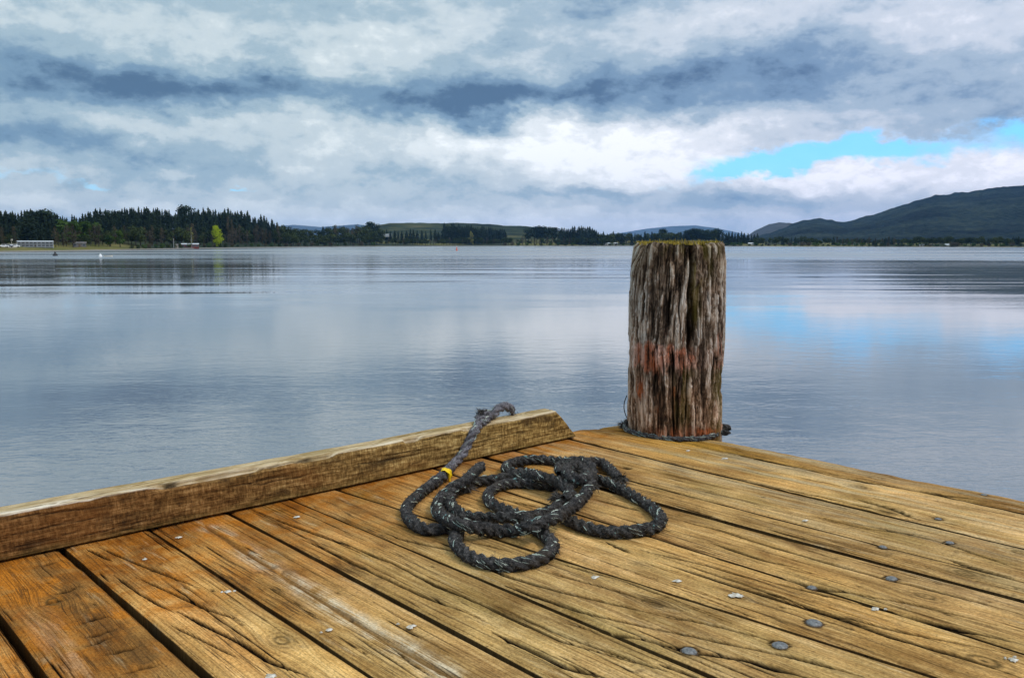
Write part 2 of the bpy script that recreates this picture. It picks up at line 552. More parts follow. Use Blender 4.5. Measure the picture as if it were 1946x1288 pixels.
BOLTS = [(1547, 1182), (1482, 1225), (1310, 1236), (1543, 1115), (1694, 1098), (1678, 1038), (1805, 1030), (1783, 985), (1870, 939)]
BSC = [.80, .80, .76, .52, .66, .50, .52, .46, .44]
KNOTS = [(1.646, .835, .028), (.808, 2.101, .03), (1.154, 2.72, .035), (.59, 1.854, .04), (1.107, 1.765, .02), (1.06, 1.812, .018),
         (1.212, 1.578, .02), (2.20, .53, .03), (.86, 1.84, .02), (.80, 2.33, .03), (1.9, 1.2, .012), (1.35, 2.9, .025), (.75, 2.6, .03)]
ROTS = [(2.485, .59), (2.256, .575), (2.2, .53), (2.035, .573), (1.95, .56), (1.914, .545), (1.834, .565), (1.723, .569), (1.66, .55)]

a_axis = np.concatenate([np.arange(-2.6, .45, .08), np.arange(.45, DECK_END - .0001, .0075), [DECK_END]])
dv_, df_, dat = [], [], {k: [] for k in ('grain', 'plank', 'crack', 'knot', 'bleach', 'rot')}
base_i = 0
for pi in range(len(EDGES) - 1):
    e0, e1 = EDGES[pi], EDGES[pi + 1]
    seen = e1 > .3
    nb = max(14, int((e1 - e0) / (.0026 if seen else .02)))
    t = np.linspace(0, 1, nb)
    A = a_axis[:, None] + 0 * t[None, :]
    lo = e0 + SLOPE.get(e0, 0) * (np.clip(a_axis, .4, 2.7) - 1.3) + GAPS.get(e0, .006) / 2 * (1 + .1 * ss(2.2, 1.2, a_axis) * (e0 < .7)) + (vn(a_axis * 2.2, pi * 3.1, 5) - .5) * .005 + (vn(a_axis * 14, pi * 3.1, 6) - .5) * .002
    hi = e1 + SLOPE.get(e1, 0) * (np.clip(a_axis, .4, 2.7) - 1.3) - GAPS.get(e1, .006) / 2 * (1 + .1 * ss(2.2, 1.2, a_axis) * (e1 < .7)) + (vn(a_axis * 2.2, pi * 3.1 + 50, 5) - .5) * .005 + (vn(a_axis * 14, pi * 3.1 + 50, 6) - .5) * .002
    if pi == len(EDGES) - 2:   # worn outer edge
        hi = hi + (fb(a_axis * 4, 9.0, 3) - .5) * .045
    Bc = lo[:, None] * (1 - t) + hi[:, None] * t
    # grain flow: slight drift + deflection round knots
    g_ = Bc + .006 * np.sin(A * 1.7 + pi) + .02 * (vn(A * .8, Bc * 3, pi) - .5)
    kn = np.zeros_like(A)
    for (ka, kb, kr) in KNOTS:
        if e0 - .02 < kb < e1 + .02:
            q = ((A - ka) / (kr * 2.6)) ** 2 + ((Bc - kb) / (kr * 1.5)) ** 2
            g_ = g_ - (Bc - kb) * .8 * np.exp(-q * .8)
            q2 = ((A - ka) / (kr * 1.3)) ** 2 + ((Bc - kb) / (kr * .8)) ** 2
            rr = np.sqrt(q2)
            kn = np.maximum(kn, np.exp(-q2 * .7) * (.62 + .38 * np.cos(rr * 11)) * (.6 + .8 * fb(A * 60, Bc * 60, 44)))
    Z = np.zeros_like(A)
    Z += .0012 * (fb(g_ * 70, A * 3, 20 + pi, 3) - .5) + .0022 * (fb(g_ * 9, A * 1.0, 40 + pi, 2) - .5)
    Z += (.004 * (vn(pi * 1.7, .5, 2) - .5)) + .004 * (vn(A * .9, pi * 5.3, 8) - .5)
    # rounded, worn edges
    ed = np.minimum(Bc - lo[:, None], hi[:, None] - Bc)
    wear = .006 + .012 * vn(A * 6, Bc * 3, 9)
    Z -= .005 * np.exp(-(ed / wear) ** 2 * 2.0)
    if pi == len(EDGES) - 2:
        Z -= .018 * np.exp(-((hi[:, None] - Bc) / .05) ** 2) * (.5 + vn(A * 5, 3.0, 4))
    # rounded far ends and slumped corner beyond the kerb
    en = DECK_END - A
    Z -= .01 * np.exp(-(en / .015) ** 2)
    if e0 > 2.6:
        Z -= ss(.18, 0, en) * .02 * (.4 + vn(A * 7, Bc * 7, 12)) - ss(2.5, 2.72, A) * .012
        Z += .006 * (fb(A * 14, Bc * 14, 33) - .5)
    crack = np.zeros_like(A)

    def cut(ca, cb, w, d, wob, seed):
        global Z, crack
        o_ = np.argsort(ca); ca = np.asarray(ca)[o_]; cb = np.asarray(cb)[o_]
        i0, i1 = np.searchsorted(a_axis, [ca[0], ca[-1]])
        if i1 - i0 < 3: return
        aa = a_axis[i0:i1]
        bc = np.interp(aa, ca, cb) + (fb(aa * 7, seed * 1.3, seed, 3) - .5) * wob
        if bc.max() < e0 - .02 or bc.min() > e1 + .02: return
        tt = (aa - ca[0]) / (ca[-1] - ca[0])
        ww = w * np.clip(np.minimum(tt, 1 - tt) * 5, .25, 1) * (.62 + .6 * vn(aa * 14, seed * .7, 77))
        j0 = max(0, int(np.floor((bc.min() - .02 - e0) / (e1 - e0) * nb)) - 3)
        j1 = min(nb, int(np.ceil((bc.max() + .02 - e0) / (e1 - e0) * nb)) + 3)
        if j1 <= j0: return
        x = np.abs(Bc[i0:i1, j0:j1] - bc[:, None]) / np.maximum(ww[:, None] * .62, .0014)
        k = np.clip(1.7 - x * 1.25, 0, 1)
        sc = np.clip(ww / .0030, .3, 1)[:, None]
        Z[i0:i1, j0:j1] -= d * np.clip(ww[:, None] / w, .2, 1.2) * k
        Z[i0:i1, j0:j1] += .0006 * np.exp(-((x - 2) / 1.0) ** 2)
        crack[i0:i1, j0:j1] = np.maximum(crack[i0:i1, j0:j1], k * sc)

    if seen:
        for ci, (pts, w, d) in enumerate(CR):
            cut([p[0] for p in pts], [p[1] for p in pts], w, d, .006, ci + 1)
        rr_ = random.Random(pi)
        for k in range(16):
            a0 = rr_.uniform(.3, 2.6); L = rr_.choice([.12, .2, .35, .6, .9]) * rr_.uniform(.6, 1.3)
            b0 = rr_.uniform(e0 + .01, e1 - .01); s_ = rr_.gauss(0, .012)
            aa = np.linspace(a0, min(a0 + L, 2.69), 6)
            if aa[-1] - aa[0] < .06: continue
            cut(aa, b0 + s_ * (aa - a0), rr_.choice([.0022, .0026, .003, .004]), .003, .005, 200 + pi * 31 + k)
    bl = np.zeros_like(A); rt = np.zeros_like(A)
    if e0 < 1.03 < e1:
        rb = 1.02 + .01 * np.sin(A * 3) + (vn(A * 8, 1.0, 15) - .5) * .008
        rang = ss(2.53, 2.45, A) * ss(.4, .9, A) * (1 - .75 * np.exp(-((A - 2.02) / .05) ** 2))
        wd = .007 + .003 * vn(A * 4, .3, 16)
        prof = np.exp(-((Bc - rb) / wd) ** 2)
        Z -= .008 * prof * rang
        rt = np.maximum(rt, prof * rang * .8)
        bl = np.exp(-((Bc - rb) / .030) ** 2) * rang * (1 - prof) * ss(.35, .6, fb(A * 6, Bc * 30, 18) + .12 * ss(2.4, 2.0, A)) * (1 - .5 * ss(1.5, 1.0, A))
        tuft = np.exp(-(((A - 2.02) / .05) ** 2 + ((Bc - 1.0) / .05) ** 2)) * ss(.45, .6, fb(A * 40, Bc * 90, 19))
        rt = np.maximum(rt, tuft)
    if e0 < .57 < e1:
        for qi, (ra, rb) in enumerate(ROTS):
            ang = (A - ra) + .6 * (Bc - rb)
            k = np.exp(-((A - ra + .03 * (fb(Bc * 30, A * 10, 60 + qi) - .5)) / .006) ** 2 - ((Bc - rb) / .028) ** 2)
            Z -= .010 * k; crack = np.maximum(crack, np.clip(k * 1.3 - .2, 0, .9))
        rt = np.maximum(rt, .75 * np.exp(-((Bc - .575) / .05) ** 2) * ss(.45, .62, fb(A * 9, Bc * 22, 61)) * ss(1.5, 1.7, A))
        bl = np.maximum(bl, .2 * np.exp(-((Bc - .48) / .03) ** 2) * ss(2.3, 2.0, A) * ss(.4, .6, fb(A * 8, Bc * 40, 64)))
        Z += .004 * (fb(A * 22, Bc * 40, 62) - .5) * ss(.48, .56, Bc)
    for (na, nb_) in [(2.084, 2.501)]:
        if e0 < nb_ < e1:
            k = np.exp(-(((A - na) / .022) ** 4 + ((Bc - nb_) / .016) ** 4))
            Z -= .012 * k; crack = np.maximum(crack, k * .9)
    if seen:
        rq = random.Random(100 + pi)
        for q in range(9):
            na, nb2 = rq.uniform(.5, 2.5), rq.uniform(e0 + .03, e1 - .03); ra = rq.uniform(.003, .011); rb2 = rq.uniform(.002, .0045)
            k = np.exp(-(((A - na) / ra) ** 2 + ((Bc - nb2) / rb2) ** 2)) * (.5 + fb(A * 90, Bc * 160, 45))
            Z -= .004 * np.clip(k, 0, 1); crack = np.maximum(crack, np.clip(k, 0, 1) * .8)
    for bi, bp in enumerate(BOLTS):
        ba_, bb_ = ab(*bp)
        if e0 - .03 < bb_ < e1 + .03:
            d_ = np.hypot(A - ba_, Bc - bb_); q_ = .0215 * BSC[bi]
            crack = np.maximum(crack, np.exp(-((d_ - q_ - .003) / .003) ** 2) * .9)
            rt = np.maximum(rt, .55 * np.exp(-(d_ / .04) ** 2) * ss(.35, .6, fb(A * 40, Bc * 60, 66)))
            Z -= .003 * np.exp(-(d_ / .03) ** 2)
    # ends of the boards follow a ragged line
    Aj = A + ss(2.60, DECK_END, A) * ((vn(pi * 2.3, 1.0, 30) - .5) * .02 - (.06 if e0 > 2.95 else 0) * ss(2.95, 3.2, Bc))
    # add side walls
    def skirt(col_a, col_b, z): return np.stack([col_b, col_a, z], -1)
    top = np.stack([Bc, Aj, Z], -1)
    left = top[:, :1].copy(); left[..., 2] = -.085; left[..., 0] += .001
    right = top[:, -1:].copy(); right[..., 2] = -.085; right[..., 0] -= .001
    V = np.concatenate([left, top, right], 1)
    endrow = V[-1:].copy(); endrow[..., 2] = -.085
    V = np.concatenate([V, endrow], 0)
    n_, m_ = V.shape[:2]

    def padv(q, cv=None):
        q = np.concatenate([q[:, :1], q, q[:, -1:]], 1)
        return np.concatenate([q, q[-1:]], 0)
    fcs = grid_faces(n_, m_) + base_i
    dv_.append(V.reshape(-1, 3)); df_.append(fcs[:, ::-1])
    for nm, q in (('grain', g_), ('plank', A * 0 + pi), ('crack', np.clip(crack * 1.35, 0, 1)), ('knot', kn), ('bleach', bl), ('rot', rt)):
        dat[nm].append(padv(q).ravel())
    gap_dark = dat['crack'][-1].reshape(n_, m_); gap_dark[:, 0] = .97; gap_dark[:, -1] = .97; gap_dark[:, 1] = .9; gap_dark[:, -2] = .9; gap_dark[-1] = .97  # gap shade painted as dark colour on plank side walls, ends and top edges
    base_i += n_ * m_
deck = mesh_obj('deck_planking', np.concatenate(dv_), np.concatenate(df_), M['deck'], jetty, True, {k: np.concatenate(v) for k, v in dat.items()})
# make the top face up
if deck.data.polygons[len(deck.data.polygons) // 2].normal.z < 0:
    deck.data.flip_normals()

# frame below the boards
M['beam'] = noisy('dark wet beam timber', (.05, .03, .015), (.13, .085, .045), 9, .85, .006)
mb = MB()
mb.box(2.98, 3.13, -2.6, 2.18, -.40, -.088)
mb.box(-2.9, 2.95, 2.50, 2.64, -.40, -.088)
mb.box(-2.9, 2.95, .9, 1.05, -.40, -.09)
mb.box(-2.9, 2.95, -1.0, -.85, -.40, -.09)
for bx_, ay_ in ((2.8, 1.2), (2.8, -2.2), (.4, 2.3), (-2.4, 2.3)):
    mb.tube((bx_, ay_, -.37), (bx_, ay_, WATER - 1.2), .15, .15, 14)
mb.build('support_frame', M['beam'], jetty)

# ------------------------------------------------------------------ kerb beam
KF, KB, KH = 2.562, 2.665, .135
KZ0 = .008


def kerb_mat(g):
    o = g.objco()
    x, y, z = g.sep(o)
    geo = g.node('ShaderNodeNewGeometry')
    topm = g.attr('top'); edge = g.attr('edge'); crack = g.attr('crack')
    saw = g.noise(g.vec(x * 130.0, y * 130.0, z * 40.0), 1.0, 3.0, .65)
    hor = g.noise(g.vec(x * 7.0, y * 40.0, z * 95.0), 1.0, 4.0, .65, .3)
    blot = g.noise(g.vec(x * 5.0, y * 9.0, z * 9.0), 1.0, 5.0, .65, .5)
    f = saw * .45 + hor * .55
    mot = g.noise(g.vec(x * 22.0, y * 30.0, z * 45.0), 1.0, 5.0, .7, .6)
    f = f * .70 + mot * .30
    front = g.ramp(f, [(.34, (.026, .016, .008)), (.46, (.14, .092, .042)), (.55, (.31, .225, .115)), (.66, (.60, .50, .32))])
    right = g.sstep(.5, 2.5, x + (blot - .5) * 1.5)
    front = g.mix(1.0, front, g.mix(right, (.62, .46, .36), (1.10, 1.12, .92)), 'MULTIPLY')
    front = g.mix(1.0, front, (1.18, 1.04, .84), 'MULTIPLY')
    front = g.mix(g.sstep(.50, .66, blot) * .70, front, (.035, .018, .009))
    red = g.sstep(.55, .7, g.noise(g.vec(x * 3.0, y, z * 8.0 + 4.0), 1.0, 4.0, .6))
    front = g.mix(red * .45 * (1.0 - right * .7), front, (.20, .075, .018))
    front = g.mix(g.sstep(.035, .0, z) * .35 * (.4 + blot), front, (.12, .10, .025))
    topc = g.ramp(g.noise(g.vec(x * 6.0, y * 120.0, 1.0), 1.0, 5.0, .65, .3), [(.30, (.16, .09, .035)), (.45, (.36, .24, .11)), (.58, (.52, .40, .23)), (.72, (.70, .59, .42))])
    topc = g.mix(g.sstep(.50, .62, blot) * .55 * (1.0 - edge), topc, (.20, .13, .035))
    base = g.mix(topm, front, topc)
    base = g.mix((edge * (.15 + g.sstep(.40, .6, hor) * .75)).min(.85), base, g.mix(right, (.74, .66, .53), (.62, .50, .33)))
    base = g.mix(crack, base, (.02, .012, .007))
    return {'Base Color': base, 'Roughness': .9, 'Specular IOR Level': .08, 'Normal': g.bump(saw * .5 + hor, .006)}


M['kerb'] = material('rough sawn kerb timber', kerb_mat)


def build_kerb():
    bl = np.concatenate([np.arange(-2.6, .35, .05), np.arange(.35, 2.70, .0055), [2.70]])
    prof = []   # (s, a, z) around the section
    for t in np.linspace(0, 1, 44): prof.append((KF, KZ0 + t * (KH - KZ0)))
    for t in np.linspace(0, 1, 30)[1:]: prof.append((KF + t * (KB - KF), KH))
    for t in np.linspace(0, 1, 14)[1:]: prof.append((KB, KH - t * (KH - KZ0)))
    prof.append(((KF + KB) / 2, KZ0))
    prof = np.array(prof)
    pa, pz = prof[:, 0], prof[:, 1]
    n, m = len(bl), len(prof)
    Bm = bl[:, None] + 0 * pa; A = pa[None, :] + 0 * Bm; Z = pz[None, :] + 0 * Bm
    # slanted end
    endb = 2.725 - np.maximum(Z - .012, 0) * .98
    s0 = 2.45
    Bm = np.where(Bm > s0, s0 + (Bm - s0) * (endb - s0) / (2.70 - s0), Bm)
    k = np.arange(m)
    isf = (k < 44)[None, :] & (Z >= 0); ist = ((k >= 43) & (k < 73))[None, :] & (Z >= 0)
    # worn arrises
    dF = np.hypot(A - KF, Z - KH)
    chip = (.003 + .016 * ss(.45, .75, fb(Bm * 7, 2.0, 71, 4))) * np.exp(-(dF / .014) ** 2)
    A = A + chip; Z = Z - chip
    dB = np.hypot(A - KB, Z - KH)
    chip2 = (.004 + .012 * fb(Bm * 5, 7.0, 72, 4)) * np.exp(-(dB / .016) ** 2)
    A = A - chip2; Z = Z - chip2
    Z = Z + np.where(ist, .004 * (fb(Bm * 9, A * 90, 73) - .5) + .010 * (fb(Bm * 3.0, 1.0, 74, 2) - .5), 0)
    A = A + np.where(isf, .0035 * (fb(Bm * 60, Z * 90, 75, 3) - .5) + .004 * (fb(Bm * 7, Z * 25, 76) - .5), 0)
    A = A + .012 * (vn(Bm * 1.1, 3.0, 79) - .5) * (np.abs(Bm) < 5) * .6
    crack = np.zeros_like(A)
    rr_ = random.Random(4)
    for q in range(70):
        top_side = rr_.random() < .45
        b0 = rr_.uniform(.3, 2.6); L = rr_.uniform(.04, .30)
        w = rr_.uniform(.0012, .003)
        if top_side:
            c = rr_.uniform(KF + .012, KB - .008); sel = ist; coord = A
        else:
            c = rr_.uniform(.02, .125); sel = isf; coord = Z
        cc = c + (fb(Bm * 12, q * 1.0, 90 + q, 2) - .5) * .012 + rr_.gauss(0, .02) * (Bm - b0)
        tt = (Bm - b0) / L
        kk = np.clip(1 - np.abs(coord - cc) / w, 0, 1) * (tt > 0) * (tt < 1) * np.clip(np.minimum(tt, 1 - tt) * 6, 0, 1) * sel
        crack = np.maximum(crack, kk)
    Z = np.where(ist, Z - crack * .004, Z); A = np.where(isf, A + crack * .004, A)
    topm = np.clip(ist * 1.0, 0, 1) * np.ones_like(A)
    edge = np.exp(-((A - KF) / (.010 + .022 * fb(Bm * 6, 1.0, 83)))  ** 2) * (k >= 42)[None, :] * (k < 73)[None, :] * (.35 + .65 * ss(.35, .6, fb(Bm * 5, A * 30, 81)))
    edge = np.maximum(edge, np.exp(-((A - KB) / .008) ** 2) * ist * .7)
    V = np.stack([Bm, A, Z], -1)
    fcs = grid_faces(n, m, True)
    faces = [tuple(r) for r in fcs]
    o = mesh_obj('kerb_beam', V.reshape(-1, 3), fcs, M['kerb'], jetty, True, {'top': topm.ravel(), 'edge': edge.ravel(), 'crack': (crack * .9).ravel()})
    # close the slanted end
    bm = bmesh.new(); bm.from_mesh(o.data); bm.verts.ensure_lookup_table()
    bm.faces.new([bm.verts[(n - 1) * m + j] for j in range(m)]).smooth = False
    bm.faces.new([bm.verts[j] for j in range(m)][::-1])
    bmesh.ops.recalc_face_normals(bm, faces=bm.faces[:])
    bm.to_mesh(o.data); bm.free()
    return o


kerb = build_kerb()
kerb['label'] = 'rough sawn squared kerb timber with a pale worn top edge and slanted end'

# bolts
M['bolt'] = noisy('galvanised bolt head', (.07, .07, .068), (.24, .235, .225), 130, .55, .001, metal=.35, spec=.5)
M['rim'] = noisy('rusty bolt rim', (.05, .03, .015), (.10, .06, .03), 60, .9)
bolt0 = None
for i, p in enumerate(BOLTS):
    a, b = ab(*p)
    if bolt0 is None:
        mb = MB()
        mb.lathe([(.0215, -.006), (.0215, .001), (.019, .0035), (.015, .0055), (.009, .0068), (.001, .0072)], 24)
        bo = mb.build('bolt_head', M['bolt'], jetty, True)
        mb = MB(); mb.lathe([(.0255, -.008), (.0255, -.0012), (.0216, .0), (.0214, -.008)], 24)
        rim = mb.build('rust_rim', M['rim'], bo, True)
        bolt0 = (bo, rim)
    else:
        bo = bolt0[0].copy(); COL.objects.link(bo); bo.parent = jetty
        rim = bolt0[1].copy(); COL.objects.link(rim); rim.parent = bo
    bo.location = (b, a, -.0015)
    bo.rotation_euler = (random.gauss(0, .05), random.gauss(0, .05), random.random() * 6)
    s_ = BSC[i]
    bo.scale = (s_, s_, s_)

# bird droppings
M['dropping'] = noisy('dried white dropping', (.26, .20, .12), (.68, .64, .57), 60, .9, .002)
DROPS = [(1287, 1105, 1.1), (1398, 1132, 1.5), (1664, 1158, 1.1), (1530, 990, .8), (1130, 1098, 1.0), (433, 1125, .9), (565, 983, 1.0), (340, 1022, .9),
         (783, 1191, 1.1), (1378, 872, 1.3), (1307, 857, .9), (1925, 1255, 1.0), (275, 1064, .55), (515, 1286, 1.1), (625, 1198, .8),]
for i, (px, py, s_) in enumerate(DROPS):
    a, b = ab(px, py)
    rr_ = random.Random(i * 5 + 1)
    v = []; f = []
    for q in range(rr_.choice([1, 2, 3])):
        n = 16
        cx_, cy_ = (0, 0) if q == 0 else (rr_.gauss(0, .011), rr_.gauss(0, .011))
        r0 = (.0088 if q == 0 else .0035) * s_
        k = len(v); v.append((cx_, cy_, .0012))
        for ring, (rf, zz) in enumerate(((.55, .0011), (1.0, -.0012))):
            for t in range(n):
                th = 2 * math.pi * t / n
                rr2 = r0 * rf * (.2 + 1.7 * float(fb(math.cos(th) * 2.6 + 7 * i, math.sin(th) * 2.6 + q * 3, 7, 3)))
                v.append((cx_ + rr2 * math.cos(th) * 1.1, cy_ + rr2 * math.sin(th) * .9, zz))
        for t in range(n):
            f.append((k, k + 1 + t, k + 1 + (t + 1) % n))
            f.append((k + 1 + t, k + 1 + n + t, k + 1 + n + (t + 1) % n, k + 1 + (t + 1) % n))
    o = mesh_obj('bird_dropping', v, f, M['dropping'], jetty, True)
    o.location = (b, a, .0035)

# ------------------------------------------------------------------ mooring post
PR = .204
PXC, PYC = .741, 3.885
PTOP = .858
post = empty('mooring_post', (PXC, PYC, 0), 0)
tag(post, 'thick weathered round timber mooring post with faded pink paint band at the jetty corner', 'mooring post')


def post_mat(g):
    o = g.objco()
    x, y, z = g.sep(o)
    ridge = g.attr('ridge'); paint = g.attr('paint'); moss = g.attr('moss'); orange = g.attr('orange'); crack = g.attr('crack'); arc = g.attr('arc')
    st = g.noise(g.vec(arc * 150.0, z * 9.0, 0.0), 1.0, 4.0, .65, .3)
    st2 = g.noise(g.vec(arc * 40.0, z * 4.0, 3.0), 1.0, 5.0, .6, .5)
    blot = g.noise(o, 8.0, 5.0, .65, .4)
    spk = g.noise(g.vec(arc * 95.0, z * 30.0, 8.0), 1.0, 5.0, .7, .8)
    f = ridge * .34 + st * .26 + st2 * .24 + spk * .32 + (blot - .5) * .25
    f = (f - .560) * 1.40 + .550
    base = g.ramp(f, [(.34, (.014, .010, .008)), (.47, (.060, .042, .031)), (.57, (.165, .115, .082)), (.68, (.34, .270, .215)), (.80, (.62, .57, .52))])
    warm = g.sstep(.45, .65, blot)
    base = g.mix(warm * .35, base, g.mix(1.0, base, (1.10, .80, .58), 'MULTIPLY'))
    low = g.sstep(.42, .08, z)
    base = g.mix(low * .40, base, g.mix(1.0, base, (1.35, .85, .50), 'MULTIPLY'))
    up = g.sstep(.60, .84, z)
    base = g.mix(up * .45 * (.4 + blot), base, g.mix(1.0, base, (.62, .58, .42), 'MULTIPLY'))
    base = g.mix((paint * 1.0 * g.sstep(.36, .60, f) * g.sstep(.36, .52, spk * .6 + st * .4)).min(.85), base, g.mix(g.sstep(.42, .6, st2), (.46, .14, .07), (.70, .40, .31)))
    base = g.mix((orange * g.sstep(.38, .56, spk * .5 + st * .5) * 1.4).min(.88), base, (.42, .108, .035))
    base = g.mix((moss * (.35 + st * .6)).min(.85), base, (.105, .085, .012))
    base = g.mix(crack, base, (.014, .009, .006))
    return {'Base Color': base, 'Roughness': .92, 'Specular IOR Level': .06, 'Normal': g.bump(st * .6 + st2 + spk, .012)}


M['post'] = material('weathered post timber', post_mat)


def build_post():
    zz = np.concatenate([[-5.6, -3, -1.2, -.5, -.2], np.arange(-.06, PTOP - .001, .0042), [PTOP]])
    n_phi = 620
    ph = np.linspace(-math.pi, math.pi, n_phi, endpoint=False)      # 0 faces the camera
    # camera direction from the post
    ang0 = math.atan2(-PYC, -PXC)
    Zg = zz[:, None] + 0 * ph; Ph = ph[None, :] + 0 * Zg
    arc = Ph * PR
    zc_ = np.clip(Zg, -.1, 2)
    drift = .010 * np.sin(zc_ * 5) + .03 * (fb(arc * 6, zc_ * 2.5, 3, 2) - .5)
    s = arc + drift * .6
    # weathered ridges running up the post
    s = s + .004 * (fb(arc * 40, zc_ * 12, 17, 2) - .5); n1 = fb(s * 75, zc_ * 6.0, 11, 4, .6); n2 = fb(s * 170, zc_ * 16, 12, 3, .6); n3 = fb(s * 22, zc_ * 3.5, 13, 4)
    ridge = 1 - np.abs(2 * n1 - 1) * 1.9
    ridge = np.clip(ridge * .55 + n2 * .5, 0, 1)
    big = 1 - np.abs(2 * fb(s * 26, zc_ * 1.6, 14, 3) - 1) * 2
    rad = PR * (1 + .0) + 0 * Zg
    # slightly flattened, uneven trunk
    rad = rad * (1 - .035 * np.cos(4 * (Ph - .35))) + .006 * (fb(arc * 5, zc_ * 2, 15, 2) - .5) * 2
    rad = rad * (1 + .012 * (.45 - zc_))
    flake = fb(s * 52 + .8 * fb(arc * 40, zc_ * 40, 19, 3), zc_ * 8.5, 18, 3); fl = ss(.50, .525, flake) + .6 * ss(.60, .615, flake) - .8 * ss(.40, .385, flake)
    ridge = np.clip(ridge * .75 + .20 * fl, 0, 1)
    rad += .0035 * fl
    rad += .006 * (ridge - .5) + .009 * (n3 - .5) + .003 * np.clip(big, -1, 1)
    crack = np.zeros_like(rad)

    def split(px_top, px_bot, y0, y1, w, d, seed):
        global_z = lambda py: EYE + (3.68) * (ray(0, py)[2] / ray(0, py)[1])
        z1, z0 = global_z(y0), global_z(y1)
        t = np.clip((zz - z0) / (z1 - z0), 0, 1)
        pc = px_bot + (px_top - px_bot) * t
        off = np.clip((pc - 1291) / F * 3.72 / PR, -.98, .98)
        phc = np.arcsin(off) + (fb(zz * 9, seed, seed, 3) - .5) * .06
        ww = w * np.clip(np.minimum((zz - z0), (z1 - zz) if z1 < .84 else 9) * 14, 0, 1) * (.5 + .9 * vn(zz * 14, seed * 1.3, 5))
        k = np.clip(1.2 - np.abs(Ph - phc[:, None]) * PR / np.maximum(ww[:, None], .0005), 0, 1) * ((zz > z0) & (zz < z1))[:, None]
        return k, d

    for (a_, b_, y0, y1, w, d) in [
        (1318, 1316, 450, 690, .0105, .055), (1316, 1313, 690, 835, .0025, .02), (1322, 1324, 560, 650, .010, .02),
        (1254, 1253, 640, 830, .0040, .025), (1268, 1272, 660, 730, .0045, .022), (1285, 1290, 650, 835, .0050, .03),
        (1232, 1236, 690, 830, .0040, .02), (1247, 1242, 700, 830, .0035, .02), (1302, 1296, 700, 830, .0035, .02),
        (1222, 1224, 640, 720, .003, .015), (1330, 1334, 720, 836, .0022, .015), (1347, 1345, 740, 836, .002, .015),
        (1275, 1278, 480, 640, .003, .015), (1240, 1238, 520, 640, .003, .015), (1295, 1300, 520, 660, .003, .015), (1345, 1350, 500, 600, .003, .012),
        (1360, 1362, 480, 640, .0025, .012), (1215, 1214, 520, 650, .003, .012), (1258, 1262, 500, 600, .0025, .012),
    ]:
        k, d = split(a_, b_, y0, y1, w, d, int(a_ + y0))
        rad -= d * k; crack = np.maximum(crack, k)
    rr_ = random.Random(9)
    for q in range(120):
        z0 = rr_.uniform(-.02, .75); L = rr_.uniform(.06, .3); p0 = rr_.uniform(-3.1, 3.1)
        t = (zz - z0) / L
        ww = rr_.uniform(.0012, .0026)
        phc = p0 + (fb(zz * 8, q, 50 + q, 2) - .5) * .07
        k = np.clip(1.2 - np.abs(Ph - phc[:, None]) * PR / ww, 0, 1) * ((t > 0) & (t < 1))[:, None] * np.clip(np.minimum(t, 1 - t) * 5, 0, 1)[:, None]
        rad -= .009 * k; crack = np.maximum(crack, k * .8)
    # broken top-left shoulder and rounded rim
    topd = PTOP - zc_
    sh = np.exp(-((Ph + 1.30) / .42) ** 2) * ss(.14, .0, topd)
    rad -= .050 * sh
    rad -= .012 * np.exp(-(topd / .010) ** 2) + .003 * np.exp(-(topd / .05) ** 2)
    tz = Zg - (Zg > .8) * .016 * fb(arc * 22, 4.0, 23, 3) * ss(.80, PTOP, Zg)
    X_ = np.cos(ang0 + Ph) * rad; Y_ = np.sin(ang0 + Ph) * rad
    # masks; note phi>0 must be to the right in the photograph
    pxs = 1291 + np.sin(Ph) * PR * F / 3.72 * np.where(np.abs(Ph) < 1.57, 1, 1)
    pyz = 463 + (EYE - zc_) / 3.68 * 1650
    nz = fb(arc * 14, zc_ * 14, 41); nz2 = fb(arc * 45, zc_ * 8, 42, 3)
    band = ss(655, 668, pyz + (nz2 - .5) * 46) * ss(712, 700, pyz + (nz2 - .5) * 50)
    paint = band * (.25 + .75 * ss(.35, .55, nz)) * (.20 + .80 * ss(1205, 1225, pxs)) * (1 - .6 * ss(1318, 1335, pxs)) * ss(.28, .5, nz2 + .15)
    paint = np.maximum(paint, .75 * ss(.52, .66, nz2) * np.exp(-((pxs - 1300) / 22) ** 2) * ss(600, 640, pyz) * ss(740, 700, pyz))
    paint = np.maximum(paint, .6 * ss(.5, .62, nz2) * np.exp(-((pxs - 1375) / 14) ** 2) * ss(630, 645, pyz) * ss(690, 670, pyz))
    org = ss(.50, .64, nz2 * .6 + nz * .4) * (np.exp(-((pxs - 1232) / 14) ** 2 - ((pyz - 755) / 18) ** 2) + np.exp(-((pxs - 1285) / 12) ** 2 - ((pyz - 735) / 40) ** 2) + .8 * np.exp(-((pxs - 1250) / 10) ** 2 - ((pyz - 715) / 30) ** 2)
          + .9 * np.exp(-((pxs - 1258) / 14) ** 2 - ((pyz - 787) / 7) ** 2)) + .75 * ss(.36, .5, nz) * np.exp(-((pxs - 1352) / 26) ** 2 - ((pyz - 828) / 14) ** 2) + .5 * ss(.45, .55, nz2) * np.exp(-((pxs - 1290) / 40) ** 2 - ((pyz - 835) / 14) ** 2)
    moss = ss(.34, .5, nz2) * (np.exp(-((pxs - 1326) / 10) ** 2) * ss(480, 520, pyz) * ss(640, 600, pyz) + .9 * np.exp(-((pxs - 1372) / 11) ** 2) * ss(690, 730, pyz)
          + .7 * np.exp(-((pxs - 1345) / 12) ** 2) * ss(560, 500, pyz) + .7 * np.exp(-((pxs - 1308) / 18) ** 2) * ss(690, 720, pyz) * ss(840, 790, pyz) + .45 * ss(505, 475, pyz) * ss(.45, .6, nz))
